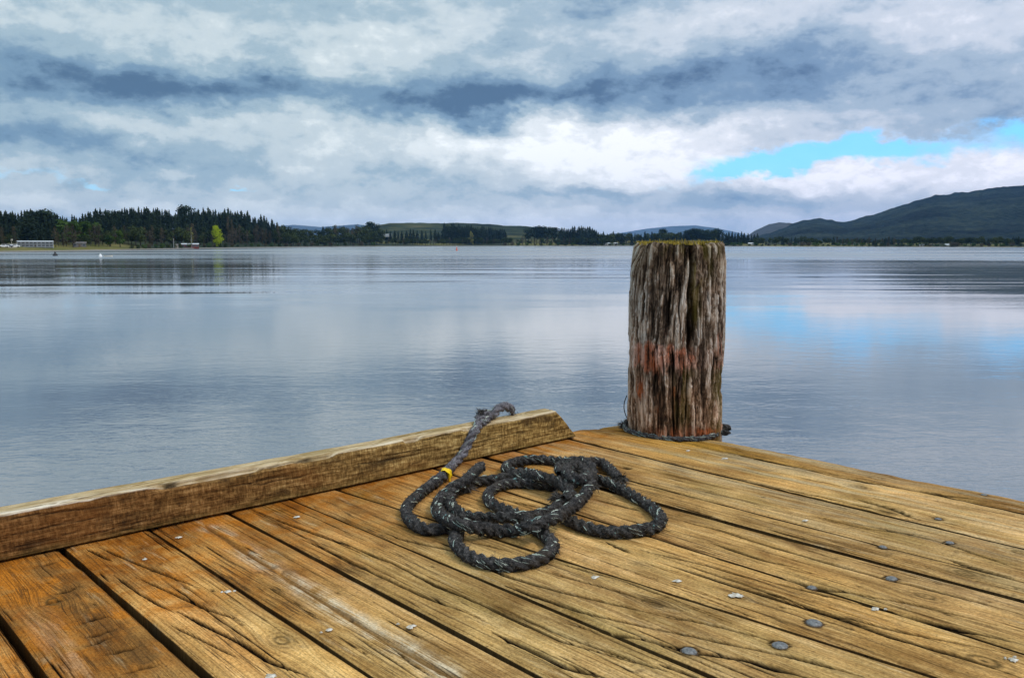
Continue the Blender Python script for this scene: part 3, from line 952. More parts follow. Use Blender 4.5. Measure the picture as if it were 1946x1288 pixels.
    fr = (np.abs(Ph) < 1.7)
    V = np.stack([X_, Y_, tz], -1)
    N, Mm = V.shape[:2]
    # cap
    capr = [.97, .85, .6, .3, .05]
    caps = []
    for c in capr:
        row = V[-1].copy(); row[:, 0] *= c; row[:, 1] *= c
        row[:, 2] = V[-1, :, 2] + .004 * (1 - c) + .010 * (fb(row[:, 0] * 30, row[:, 1] * 30, 61) - .5)
        caps.append(row)
    V = np.concatenate([V, np.stack(caps)], 0)
    ex = len(capr)

    def pad(q, v=None):
        return np.concatenate([q, np.repeat(q[-1:], ex, 0)], 0).ravel()
    fcs = grid_faces(N + ex, Mm, True)
    o = mesh_obj('post_trunk', V.reshape(-1, 3), fcs, M['post'], post, True,
                 {'ridge': pad(ridge), 'paint': pad(np.clip(paint * fr, 0, 1)), 'moss': pad(np.clip(moss * fr, 0, 1)), 'orange': pad(np.clip(org * fr, 0, 1)), 'crack': pad(np.clip(crack, 0, 1) * .9), 'arc': pad(arc)})
    bm = bmesh.new(); bm.from_mesh(o.data)
    bmesh.ops.recalc_face_normals(bm, faces=bm.faces[:])
    bm.to_mesh(o.data); bm.free()
    return o


build_post()
M['moss'] = noisy('yellow green moss', (.15, .12, .018), (.42, .31, .05), 60, .9)


def build_moss():
    rr_ = random.Random(3); v = []; f = []
    for k in range(2600):
        t = rr_.random() * 6.283; r_ = math.sqrt(rr_.random()) * .192
        x, y = r_ * math.cos(t), r_ * math.sin(t)
        if float(fb(x * 16, y * 16, 91)) < .50: continue
        hgt = rr_.uniform(.004, .014) * (1.7 if rr_.random() < .05 else 1)
        w = rr_.uniform(.0015, .004); a_ = rr_.random() * 6.283
        dx, dy = math.cos(a_) * w, math.sin(a_) * w
        lx, ly = rr_.gauss(0, .005), rr_.gauss(0, .005)
        z0 = PTOP - .014
        i = len(v)
        v += [(x - dx, y - dy, z0), (x + dx, y + dy, z0), (x + dx * .8 + lx * .5, y + dy * .8 + ly * .5, z0 + .006 + hgt * .6), (x + lx, y + ly, z0 + .008 + hgt)]
        f += [(i, i + 1, i + 2), (i, i + 2, i + 3)]
    mesh_obj('moss_cap', v, f, M['moss'], post)


build_moss()
# ------------------------------------------------------------------ ropes
def catmull(pts, step):
    P = [Vector(p) for p in pts]
    P = [P[0] * 2 - P[1]] + P + [P[-1] * 2 - P[-2]]
    out = []
    for i in range(1, len(P) - 2):
        L = (P[i + 1] - P[i]).length
        n = max(2, int(L / step))
        for k in range(n):
            t = k / n
            a, b, c, d = P[i - 1], P[i], P[i + 1], P[i + 2]
            out.append(.5 * ((2 * b) + (c - a) * t + (2 * a - 5 * b + 4 * c - d) * t * t + (3 * b - a - 3 * c + d) * t ** 3))
    out.append(P[-2])
    return np.array([tuple(p) for p in out])


def resample(p, step):
    d = np.concatenate([[0], np.cumsum(np.linalg.norm(np.diff(p, axis=0), axis=1))])
    n = max(3, int(d[-1] / step))
    s = np.linspace(0, d[-1], n)
    return np.stack([np.interp(s, d, p[:, k]) for k in range(3)], -1), s


class Rope:
    def __init__(s): s.v = []; s.f = []; s.n = 0; s.pale = []; s.hv = []; s.hf = []; s.pv = []; s.pf = []; s.lob = []

    def strand(s, pts, r=.020, pitch=.14, pale=None, fuzz=260, flecks=26, seed=0, taper=(0, 0), bumps=.07):
        rr_ = random.Random(seed)
        p, S = resample(catmull(pts, .006), .0042)
        n = len(p)
        p = p + .004 * np.stack([fb(S * 14, seed + .5, 31, 2) - .5, fb(S * 14, seed + 5.5, 32, 2) - .5, 0 * S], -1)
        T = np.gradient(p, axis=0); T /= np.linalg.norm(T, axis=1)[:, None]
        U = np.zeros_like(p)
        u = np.cross(T[0], (0, 0, 1.0)); u /= np.linalg.norm(u) + 1e-9
        for i in range(n):
            u = u - T[i] * np.dot(u, T[i]); u /= np.linalg.norm(u) + 1e-9
            U[i] = u
        W = np.cross(T, U)
        m = 36
        phi = np.linspace(0, 2 * math.pi, m, endpoint=False)
        tw = S[:, None] / pitch * 2 * math.pi + seed
        ps = (phi[None, :] - tw)
        psm = (ps + math.pi / 3) % (2 * math.pi / 3) - math.pi / 3
        lid = np.floor((ps + math.pi / 3) / (2 * math.pi / 3))
        c_, rho = .50, .53
        rad = c_ * np.cos(psm) + np.sqrt(np.maximum(rho ** 2 - (c_ * np.sin(psm)) ** 2, 0))
        rad = rad * r
        rad *= 1 + bumps * 2 * (fb(S[:, None] * 40, phi[None, :] * 2.0 + seed, seed + 3, 3) - .5)
        # yarns inside each strand
        rad += r * .055 * np.sin(psm * 9 + S[:, None] * 300)
        rs = 1 + .22 * (fb(S * 9, seed * 1.7, 8, 3) - .5)
        if taper[0]: rs *= ss(0, taper[0], S) * .7 + .3
        if taper[1]: rs *= ss(0, taper[1], S[-1] - S) * .7 + .3
        rad *= rs[:, None]
        V = p[:, None, :] + U[:, None, :] * (np.cos(phi)[None, :] * rad)[..., None] + W[:, None, :] * (np.sin(phi)[None, :] * rad)[..., None]
        s.f.append(grid_faces(n, m, True)[:, ::-1] + s.n)
        caps0 = np.arange(m) + s.n
        s.v.append(V.reshape(-1, 3))
        pv = np.ones(n) * (pale if not callable(pale) else 0) if pale is not None and not callable(pale) else (pale(S / S[-1]) if callable(pale) else np.zeros(n))
        s.pale.append(np.repeat(pv, m)); s.lob.append(np.cos(psm).ravel())
        s.n += n * m
        # fuzz
        L = S[-1]
        for k in range(int(fuzz * L * 6)):
            i = rr_.randrange(2, n - 2); j = rr_.randrange(m)
            base = V[i, j]; nrm = (base - p[i]); nrm = nrm / (np.linalg.norm(nrm) + 1e-9)
            if base[2] < .006 and nrm[2] < 0: continue
            d = nrm * rr_.uniform(.3, 1) + T[i] * rr_.gauss(0, 1.0) + np.array([rr_.gauss(0, .4) for _ in range(3)])
            d /= np.linalg.norm(d)
            ln = rr_.uniform(.004, .012) * (1.8 if rr_.random() < .10 else 1)
            side = np.cross(d, nrm); side /= np.linalg.norm(side) + 1e-9
            w = rr_.uniform(.00035, .0007)
            q = len(s.hv)
            mid = base + d * ln * .55 + nrm * .001; tip = base + d * ln - np.array([0, 0, .002])
            b0 = base - nrm * .001
            s.hv += [b0 - side * w, b0 + side * w, mid + side * w * .8, mid - side * w * .8, tip]
            s.hf += [(q, q + 1, q + 2, q + 3), (q + 3, q + 2, q + 4)]
        # pale tracer yarns lying on the strands, in small groups
        for k in range(int(flecks * L * 4.6)):
            i = rr_.randrange(4, n - 4); j0 = rr_.randrange(m)
            for q_ in range(rr_.choice([1, 1, 2, 3, 4])):
                ii = i + int(rr_.uniform(-1, 1)) + q_ * 2
                ln = rr_.randint(2, 3)
                pts_ = []
                for t in range(ln + 1):
                    i2 = ii + t
                    if not (1 < i2 < n - 1): break
                    # follow the lay of the rope, plus a drift across the strand
                    jj = (j0 + q_ * .9 + t * (.0042 / pitch * m) * .3 + t * .55)
                    jf = int(round(jj)) % m
                    c = V[i2, jf]; nn = c - p[i2]; nn = nn / (np.linalg.norm(nn) + 1e-9)
                    pts_.append((c + nn * .0012, nn))
                if len(pts_) < 3: continue
                w = rr_.uniform(.0005, .0011)
                q0 = len(s.pv)
                for t, (c, nn) in enumerate(pts_):
                    dd = (pts_[min(t + 1, len(pts_) - 1)][0] - pts_[max(t - 1, 0)][0]); dd = dd / (np.linalg.norm(dd) + 1e-9)
                    sd = np.cross(dd, nn)
                    ww = w * (.4 if t in (0, len(pts_) - 1) else 1)
                    s.pv += [c - sd * ww - nn * .0018, c + nn * ww * .5, c + sd * ww - nn * .0018]
                    if t:
                        o_ = q0 + 3 * t
                        s.pf += [(o_ - 3, o_ - 2, o_ + 1, o_), (o_ - 2, o_ - 1, o_ + 2, o_ + 1)]

    def tuft(s, c, n=160, ln=.03, spread=1.0, d=(0, 0, .2), seed=0, thick=.0013):
        rr_ = random.Random(seed); c = np.array(c); d = np.array(d)
        for k in range(n):
            v = np.array([rr_.gauss(0, 1) for _ in range(3)]) * spread + d * 3
            v /= np.linalg.norm(v)
            l_ = ln * rr_.uniform(.5, 1.35)
            p0 = c + np.array([rr_.gauss(0, .006) for _ in range(3)])
            sd = np.cross(v, [rr_.gauss(0, 1) for _ in range(3)]); sd /= np.linalg.norm(sd) + 1e-9
            w = thick * rr_.uniform(.6, 1.4)
            q = len(s.hv)
            bend = np.array([rr_.gauss(0, .3), rr_.gauss(0, .3), -.35]) * l_
            a = p0; b = p0 + v * l_ * .5 + bend * .15; e = p0 + v * l_ * .9 + bend * .6
            for pt in (a, b, e): pt[2] = max(pt[2], .003)
            s.hv += [a - sd * w, a + sd * w, b + sd * w, b - sd * w, e]
            s.hf += [(q, q + 1, q + 2, q + 3), (q + 3, q + 2, q + 4)]

    def build(s, parent, name='rope_strand'):
        o = mesh_obj(name, np.concatenate(s.v), np.concatenate(s.f), M['rope'], parent, True, {'pale': np.concatenate(s.pale), 'lob': np.concatenate(s.lob)})
        if s.hv: tag(mesh_obj('frayed_fibre', s.hv, s.hf, M['fuzz'], parent), kind='stuff')
        if s.pv: tag(mesh_obj('pale_tracer_yarn', s.pv, s.pf, M['tracer'], parent, True), kind='stuff')
        return o


def rope_mat(g):
    o = g.objco(); pale = g.attr('pale'); lob = g.attr('lob')
    n = g.noise(o, 120.0, 4.0, .7); n2 = g.noise(o, 22.0, 4.0, .6); n3 = g.noise(o, 420.0, 2.0, .6)
    f = n * .5 + n2 * .25 + n3 * .25
    dark = g.ramp(f, [(.38, (.006, .006, .006)), (.52, (.034, .032, .030)), (.64, (.16, .145, .13))])
    light = g.ramp(f, [(.34, (.035, .033, .038)), (.5, (.15, .14, .155)), (.66, (.38, .36, .39))])
    c = g.mix(pale, dark, light)
    brown = g.sstep(.55, .68, g.noise(o, 9.0, 3.0, .6))
    c = g.mix(brown * .4, c, (.075, .058, .042))
    teal = g.sstep(.655, .70, g.noise(o, 48.0, 3.0, .6))
    c = g.mix(teal * .55, c, (.22, .40, .38))
    return {'Base Color': c, 'Roughness': .95, 'Specular IOR Level': .06, 'Normal': g.bump(n + n3 * .6, .004)}


M['rope'] = material('dark fibre rope', rope_mat)
M['fuzz'] = noisy('frayed rope fibre', (.020, .018, .016), (.13, .115, .10), 30, .9)
M['tracer'] = noisy('pale tracer yarn', (.16, .26, .24), (.66, .68, .56), 40, .85)
M['yellow'] = noisy('yellow tape', (.70, .42, .004), (.90, .62, .01), 40, .5, .002)

LR = .0188
rope = empty('mooring_rope', (*at(1000, 985), 0), 0)
tag(rope, 'frayed dark mooring rope in loose loops on the planks, one end over the kerb', 'rope')
rl = np.array(rope.location)


def RP(x, y, z=LR):
    X0, Y0 = at(*c6(x, y), z)
    return (X0 - rl[0], Y0 - rl[1], z)


def KP(x, y, a, z):
    """point on/near the kerb: pixel column fixes b at depth a"""
    px, py = c6(x, y)
    vx, vy, vz = ray(px, py)
    t = a / (vx * AV[0] + vy * AV[1])
    return (vx * t - rl[0], vy * t - rl[1], EYE + vz * t if z is None else z)


rp = Rope()
kz = KH + .019
c1 = [KP(812, 165, 2.620, None), KP(800, 128, 2.618, None), KP(760, 112, 2.615, None), KP(715, 130, 2.612, None), KP(675, 165, 2.61, kz), KP(630, 160, 2.60, kz + .008), KP(598, 190, 2.585, kz - .006), KP(578, 235, 2.553, .128), KP(556, 285, 2.542, None),
      KP(524, 350, 2.542, None), KP(480, 425, 2.540, None), KP(420, 500, 2.520, None), RP(362, 562, .026), RP(300, 614), RP(222, 672), RP(150, 735), RP(112, 792), RP(128, 848), RP(185, 900), RP(265, 925), RP(350, 918), RP(430, 915),
      RP(462, 935), RP(432, 985), RP(452, 1040), RP(530, 1100), RP(640, 1142), RP(770, 1157), RP(890, 1148), RP(1010, 1110), RP(1075, 1055), RP(1070, 1000), RP(1010, 950), RP(950, 905), RP(890, 850),
      RP(820, 815), RP(745, 788), RP(675, 752), RP(648, 708), RP(690, 655), RP(770, 622), RP(880, 618), RP(1000, 625), RP(1090, 640)]


def pale1(t):
    return ss(.30, .17, t) * .95 + .08


rp.strand(c1, LR, .108, pale1, 420, 15, 3, taper=(.03, 0))
c2 = [RP(1150, 722, LR * 1.4), RP(1110, 775, LR), RP(1040, 812), RP(940, 838), RP(850, 848, LR * 1.4), RP(760, 846, LR * 1.5), RP(640, 846, LR), RP(530, 842), RP(455, 808), RP(400, 750), RP(405, 700), RP(440, 655, LR * 1.2), RP(510, 618, LR * 1.3), RP(600, 606), RP(700, 592), RP(830, 575), RP(960, 592), RP(1090, 610),
      RP(1200, 620, LR * 1.6), RP(1310, 590, LR * 1.3), RP(1400, 598), RP(1500, 640), RP(1600, 695), RP(1700, 758), RP(1772, 815), RP(1796, 862), RP(1755, 905), RP(1650, 930), RP(1510, 942), RP(1400, 935), RP(1290, 908), RP(1210, 872), RP(1130, 840, LR)]
rp.strand(c2, LR, .108, .04, 420, 15, 12)
hi2 = LR * 3.0
c3 = [RP(606, 508, LR * 1.8), RP(560, 545, LR * 2.2), RP(505, 605, LR * 2.6), RP(440, 640, LR * 2.4), RP(370, 690, LR * 1.6), RP(322, 750, LR * 1.1), RP(318, 805, LR), RP(365, 850, LR * 2.0), RP(450, 885, LR * 2.9), RP(560, 910, LR * 2.2), RP(700, 930, LR), RP(830, 928, LR * 1.2), RP(930, 905, LR * 2.9), RP(1020, 878, hi2), RP(1110, 838, hi2), RP(1200, 780, LR * 2.6), RP(1275, 715, LR * 2.2), RP(1318, 650, LR * 2.6), RP(1325, 600, LR * 3.2), RP(1295, 545, LR * 3.0), RP(1240, 500, LR * 2.4), RP(1180, 478, LR * 1.6),
      RP(1090, 470), RP(980, 462), RP(880, 468), RP(795, 492), RP(768, 522), RP(810, 545), RP(900, 556, LR * 1.3), RP(1000, 575, LR * 2.9), RP(1100, 606, LR * 3.0), RP(1180, 650, LR * 2.6), RP(1190, 700, LR * 2.0), RP(1150, 740, LR * 1.6)]
rp.strand(c3, LR * 1.05, .108, .06, 420, 18, 21, taper=(.0, 0))
# the knot and the free tail
c4 = [RP(1130, 560, LR * 2.2), RP(1120, 510, LR * 2.6), RP(1180, 475, LR * 3.4), RP(1270, 470, LR * 3.6), RP(1330, 505, LR * 3.2), RP(1340, 550, LR * 2.4), RP(1290, 590, LR * 4.0), RP(1200, 575, LR * 4.4), RP(1170, 530, LR * 3.8), RP(1220, 500, LR * 3.4), RP(1310, 478, LR * 2.2), RP(1390, 480, LR * 1.2), RP(1440, 510), RP(1480, 550), RP(1525, 590)]
rp.strand(c4, LR * .9, .10, .10, 700, 8, 33, bumps=.10, taper=(0, .04))
# second turn of the hitch on the kerb
c5 = [KP(700, 150, 2.63, kz - .012), KP(655, 130, 2.63, kz + .006), KP(610, 140, 2.615, kz + .010), KP(590, 175, 2.59, kz), KP(625, 200, 2.57, kz - .012), KP(660, 185, 2.585, kz + .002), KP(670, 150, 2.61, kz + .008)]
rp.strand(c5, LR * .72, .08, .85, 900, 10, 41, bumps=.12, taper=(.03, .03))
rp.tuft(RP(1150, 735, LR * 1.3), 420, .035, 1.0, (-.1, -.2, .1), 1)
rp.tuft(RP(1110, 715, LR * 1.3), 260, .030, 1.0, (-.2, -.2, .1), 2)
rp.tuft(RP(500, 640, LR * 1.0), 420, .036, 1.0, (.1, -.3, .1), 3)
rp.tuft(RP(530, 600, LR * 1.6), 260, .034, 1.0, (0, -.1, .2), 4)
rp.tuft(RP(1530, 590, LR), 260, .026, 1.0, (.2, -.1, .1), 5)
rp.tuft(RP(1240, 540, LR * 3.4), 110, .03, 1.0, (0, -.1, .3), 6)
rp.tuft(RP(1340, 640, LR * 2.2), 160, .026, 1.0, (.2, 0, .2), 7)
rp.tuft(KP(612, 150, 2.60, kz + .012), 320, .026, 1.0, (-.1, -.1, .3), 8)
rp.tuft(KP(812, 168, 2.62, KH + .01), 60, .012, 1.0, (0, 0, -.2), 9)
rp.build(rope)
# yellow tape wrapped round the rope where it meets the deck
ya = np.array(RP(372, 553, .028)); yb = np.array(RP(350, 578, .026))
tv = []; tf = []
dirv = (yb - ya); dirv /= np.linalg.norm(dirv)
uu = np.cross(dirv, (0, 0, 1)); uu /= np.linalg.norm(uu); ww_ = np.cross(uu, dirv)
yc = (ya + yb) / 2
for i, t in enumerate(np.linspace(-.017, .017, 7)):
    for k in range(20):
        th = 2 * math.pi * k / 20
        r_ = .0215 + .0022 * math.sin(k * 1.7 + i * .8) + (.003 if i in (2, 4) else 0)
        sk = .010 * math.cos(th)
        tv.append(yc + dirv * (t + sk) + uu * math.cos(th) * r_ + ww_ * math.sin(th) * r_)
for i in range(6):
    for k in range(20):
        th_ = 2 * math.pi * (k + .5) / 20; nr = uu * math.cos(th_) + ww_ * math.sin(th_)
        if nr[0] * .8 - nr[1] * .3 + nr[2] * .5 < .25: continue
        tf.append((i * 20 + k, i * 20 + (k + 1) % 20, (i + 1) * 20 + (k + 1) % 20, (i + 1) * 20 + k))
# loose flapping tail of the tape
q = len(tv)
tailc = np.array(RP(392, 560, .030))
for t in range(6):
    f_ = t / 5
    c = tailc + np.array([.004 * f_, -.006 * f_, .014 - .040 * f_ + .006 * math.sin(f_ * 5)])
    c[2] = max(c[2], .003)
    wd = .0075 * (1 - .6 * f_)
    tv += [c + np.array([-wd, .001, 0]), c + np.array([wd, -.002 * f_, .002])]
    if t: tf.append((q + 2 * t - 2, q + 2 * t - 1, q + 2 * t + 1, q + 2 * t))
yt = mesh_obj('yellow_tape', tv, tf, M['yellow'], rope, True)
sm = yt.modifiers.new('thickness', 'SOLIDIFY'); sm.thickness = .0012

# rope lying round the foot of the post
foot = empty('lashing_rope', (PXC, PYC, 0), 0)
tag(foot, 'dark grey rope with teal flecks looped round the foot of the mooring post', 'rope')
fr_ = Rope(); pts = []
ang0 = math.atan2(-PYC, -PXC)
for k in range(41):
    t = -2.6 + 5.2 * k / 40          # leaves the far side open
    rr0 = PR + .014 + (.006 * math.sin(t * 3))
    zz_ = .010
    if abs(t) > 1.35: zz_ = .020 + .006 * (abs(t) - 1.35)
    if t > .55: rr0 -= .006
    pts.append((math.cos(ang0 + t) * rr0, math.sin(ang0 + t) * rr0, zz_))
fr_.strand(pts, .0112, .11, .24, 420, 40, 55, bumps=.1)
fr_.tuft((math.cos(ang0 - 1.5) * (PR + .03), math.sin(ang0 - 1.5) * (PR + .03), .02), 120, .022, 1.0, (-.2, 0, .1), 21)
pts2 = []
for k in range(13):
    t = k / 12 * 5.6
    pts2.append((math.cos(ang0 + 1.42) * (PR + .024) + .020 * math.cos(t), math.sin(ang0 + 1.42) * (PR + .024) + .020 * math.sin(t) * .5, .012 + .012 * math.sin(t) + .008))
fr_.strand(pts2, .014, .09, .08, 600, 4, 57, bumps=.1)
fr_.build(foot)

# wire sprig beside the post
mb = MB(); wp = []
for k in range(12):
    t = k / 11
    zz_ = .155 - t * .105
    off = -PR - .004 - .020 * math.sin(t * 2.5 + .35)
    rx, ry = BV
    vx, vy = math.cos(ang0 - math.pi / 2), math.sin(ang0 - math.pi / 2)
    wp.append((-vx * off, -vy * off, zz_))
for p, q_ in zip(wp[:-1], wp[1:]): mb.tube(p, q_, .0022, .0022, 6)
M['wire'] = noisy('dark wire', (.02, .018, .016), (.05, .04, .03), 50, .6)
mb.build('wire', M['wire'], post, True)
# ------------------------------------------------------------------ far shores
def tab(points):
    xs = [p[0] for p in points]; ys = [p[1] for p in points]
    return lambda x: np.interp(x, xs, ys)


YH = 463.0
def px_az(px): return np.arctan((np.asarray(px, float) - CX) / 1650.0)
shore_y = tab([(-2500, 500), (-700, 484), (0, 479.6), (130, 477.6), (250, 475.2), (350, 473), (450, 471.5), (520, 470.4), (600, 469.2), (700, 468.5), (900, 467.5), (1200, 467.6), (1400, 468.2), (1700, 469.3), (1946, 470.2), (2600, 473), (4500, 486)])
ground_y = tab([(-2500, 440), (-700, 445), (0, 446), (130, 444), (250, 439), (350, 437), (450, 440), (520, 446), (560, 453), (640, 455), (700, 455), (760, 455), (900, 455), (1040, 456), (1200, 457), (1400, 459), (1700, 460), (1946, 458), (2600, 452), (4500, 440)])
HW = EYE - WATER


def perp(px):   # ratio of slant distance to forward distance
    return 1.0 / np.cos(px_az(px))


def shore_d(px):
    return HW * 1650.0 / (shore_y(px) - YH) * perp(px)


def land_h(px, s):
    D = shore_d(px)
    s1 = 120 + .12 * D
    rz = np.maximum((YH - ground_y(px)) / 1650.0 * (D + s1) / perp(px) + HW, 2.0)
    w = ss(25 + .02 * D, s1, s)
    beach = .9 * ss(0, 9, s) + 1.4 * ss(8, 40, s)
    return -1.0 + 1.0 * ss(-10, 0, s) + beach + (rz - 2.3) * w


def on_land(px, s):
    D = float(shore_d(px)) + s; a = float(px_az(px))
    return D * math.sin(a), D * math.cos(a), WATER + float(land_h(px, s))


def px_h(px, s, dy):
    """real height of something that spans dy photo pixels at that distance"""
    return dy / 1650.0 * (float(shore_d(px)) + s) / float(perp(px))


def land_mat(g):
    o = g.objco(); gr = g.attr('grass'); h = g.attr('height')
    n = g.noise(o, .02, 5.0, .65); n2 = g.noise(o, .35, 4.0, .65)
    wood = g.ramp(n2, [(.35, (.010, .017, .009)), (.6, (.030, .040, .018))])
    field = g.ramp(n * .6 + n2 * .4, [(.35, (.060, .080, .014)), (.52, (.125, .108, .030)), (.68, (.20, .17, .065))])
    c = g.mix(gr, wood, field)
    sand = g.mix(n2, (.16, .14, .12), (.34, .31, .28))
    c = g.mix(g.sstep(.95, .45, h + (n2 - .5) * .6), c, sand)
    c = g.mix(g.sstep(.30, .10, h), c, (.05, .05, .055))
    return {'Base Color': c, 'Roughness': .95, 'Specular IOR Level': .1}


M['land'] = material('shore land', land_mat)
pxl = np.concatenate([np.arange(-2500, -200, 60), np.arange(-200, 2200, 6), np.arange(2200, 4501, 80)]).astype(float)
sl = np.array([-10, 0, 1.5, 3, 5, 8, 12, 18, 25, 35, 50, 70, 90, 120, 150, 180, 220, 270, 330, 420, 560, 800])
PX, SS = np.meshgrid(pxl, sl, indexing='ij')
wig = 3.5 * (fb(PX / 30, 2.0, 5, 3) - .5)
DD = shore_d(PX) + SS + wig; AA = px_az(PX)
HH = land_h(PX, SS) + (SS > 20) * 1.2 * (fb(PX / 14, SS / 40, 6) - .5)
grass = ss(300, 180, PX) * ss(-160, -50, PX) * ss(95, 60, SS) + .8 * ss(.5, .62, fb(PX / 45, SS / 60, 8)) * ss(680, 740, PX) + .45 * ss(300, 180, PX) * ss(-160, -50, PX) * (SS < 160) + .7 * np.exp(-((PX - 1040) / 60) ** 2) + .45 * ss(1380, 1420, PX) * ss(1640, 1500, PX) * ss(.42, .55, fb(PX / 22, SS / 50, 9))
V = np.stack([DD * np.sin(AA), DD * np.cos(AA), HH + WATER], -1)
land = mesh_obj('shore_land', V.reshape(-1, 3), grid_faces(*PX.shape)[:, ::-1], M['land'], None, True, {'grass': np.clip(grass, 0, 1).ravel(), 'height': HH.ravel()})
tag(land, 'low far shore with grass and a pale strip of beach along the lake', 'shore', kind='structure')


def hill(name, label, outline, d0, d1, mat, rough=(6, 3), px0=0, px1=1946, step=4, attrs=None, foot=2.0, power=1.3, seed=3):
    px = np.arange(px0, px1 + .1, step).astype(float)
    oy = tab(outline)(px)
    rows = np.concatenate([np.linspace(0, 1, 46), [1.08, 1.2, 1.5]])
    P, T = np.meshgrid(px, rows, indexing='ij')
    D = d0 + (d1 - d0) * T
    dr = d1
    zr = ((YH - oy) / 1650.0 * dr)[:, None] / perp(P) + HW
    shp = np.where(T <= 1, foot / 200 + T ** power, 1 - (T - 1) * .9)
    Z = zr * shp
    x = D * np.sin(px_az(P)); y = D * np.cos(px_az(P))
    sp = (d1 - d0)
    Z = Z + zr * .34 * (fb(x / sp * 3.2, y / sp * 3.2, seed, 4) - .5) * np.sin(np.clip(T, 0, 1) * 3.1416) + rough[0] * (fb(x / 28, y / 28, seed + 1, 2) - .5) * np.clip(T * 6, 0, 1)
    Z = np.maximum(Z, -1.0)
    V = np.stack([x, y, Z + WATER], -1)
    o = mesh_obj(name, V.reshape(-1, 3), grid_faces(*P.shape)[:, ::-1], mat, None, True)
    tag(o, label, 'hill', kind='structure')
    return o


def forest_hill_mat(g):
    o = g.objco()
    n = g.noise(o, .045, 4.0, .7); n2 = g.noise(o, .0035, 5.0, .6)
    c = g.ramp(n * .5 + n2 * .5, [(.40, (.002, .004, .007)), (.49, (.008, .016, .016)), (.60, (.034, .044, .032))])
    return {'Base Color': c, 'Roughness': 1.0, 'Specular IOR Level': .05, 'Normal': g.bump(n, 14.0)}


def grass_hill_mat(g):
    o = g.objco()
    n = g.noise(o, .006, 5.0, .65, .6); n2 = g.noise(o, .03, 4.0, .7)
    c = g.ramp(n, [(.38, (.008, .014, .009)), (.48, (.022, .030, .012)), (.58, (.050, .055, .020)), (.68, (.10, .085, .04))])
    c = g.mix(g.sstep(.55, .66, n2) * .8, c, (.016, .026, .014))
    return {'Base Color': c, 'Roughness': 1.0, 'Specular IOR Level': .05}


M['forest_hill'] = material('dark bush covered hillside', forest_hill_mat)
M['grass_hill'] = material('pasture hillside', grass_hill_mat)
M['moor'] = noisy('brown moorland', (.012, .014, .011), (.05, .042, .030), .01, 1.0)
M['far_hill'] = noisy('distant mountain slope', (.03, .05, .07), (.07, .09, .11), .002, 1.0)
hill('wooded_hill', 'long dark wooded mountain rising to the right beyond the lake',
     [(1380, 463), (1450, 447), (1480, 437), (1505, 427), (1522, 420), (1550, 415.5), (1580, 420), (1600, 423), (1620, 419), (1640, 413), (1665, 407), (1700, 395), (1725, 387), (1750, 379), (1780, 372), (1815, 369), (1850, 364), (1900, 358), (1946, 354), (2100, 338), (2300, 325), (2700, 335), (3200, 400), (3600, 455)],
     2300, 5200, M['forest_hill'], (14, 3), 1384, 3600, 4, seed=21)
hill('moor_hill', 'low grey brown hill behind the shoulder of the wooded mountain', [(1415, 452), (1435, 438), (1460, 427), (1480, 423.5), (1500, 424.5), (1530, 432), (1600, 450)], 5600, 8000, M['moor'], (4, 3), 1415, 1600, 3, seed=31)
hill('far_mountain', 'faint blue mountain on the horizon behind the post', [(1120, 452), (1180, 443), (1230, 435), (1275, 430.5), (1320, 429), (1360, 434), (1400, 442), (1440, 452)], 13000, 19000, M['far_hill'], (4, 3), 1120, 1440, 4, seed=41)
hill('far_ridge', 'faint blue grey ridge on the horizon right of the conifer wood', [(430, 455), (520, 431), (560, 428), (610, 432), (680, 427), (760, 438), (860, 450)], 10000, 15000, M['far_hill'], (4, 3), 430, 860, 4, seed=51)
hill('pasture_hill', 'low grassy hill with dark hedges in the middle of the far shore', [(690, 455), (715, 430), (740, 425.5), (790, 425), (840, 426), (870, 425), (920, 427), (960, 430), (1000, 431), (1040, 437), (1100, 446), (1250, 452), (1380, 452), (1450, 458)], 2350, 3300, M['grass_hill'], (3, 3), 690, 1450, 3, foot=6, power=.9, seed=61)

# ------------------------------------------------------------------ trees
def leaf_mat(name, dark, light, sc=1.2):
    def fn(g):
        o = g.objco()
        r_ = X(g, g.node('ShaderNodeObjectInfo').outputs['Random'])
        n = g.noise(o, sc, 3.0, .6)
        c = g.ramp(n * .75 + r_ * .25, [(.30, dark), (.70, light)])
        return {'Base Color': c, 'Roughness': .9, 'Specular IOR Level': .1}
    return material(name, fn)


M['conifer'] = leaf_mat('conifer needles', (.008, .018, .012), (.032, .050, .026))
M['broad'] = leaf_mat('olive spring leaves', (.014, .026, .008), (.055, .070, .020))
M['green'] = leaf_mat('fresh green leaves', (.020, .045, .008), (.060, .100, .018))
M['bare'] = leaf_mat('brown spring twigs', (.040, .034, .020), (.105, .085, .050))
M['bright'] = leaf_mat('bright yellow green leaves', (.22, .30, .008), (.46, .52, .02), 2.5)
M['poplar'] = leaf_mat('pale yellow green leaves', (.12, .13, .03), (.22, .21, .06))
M['bark'] = noisy('bark', (.03, .024, .018), (.08, .065, .05), 3, .95)


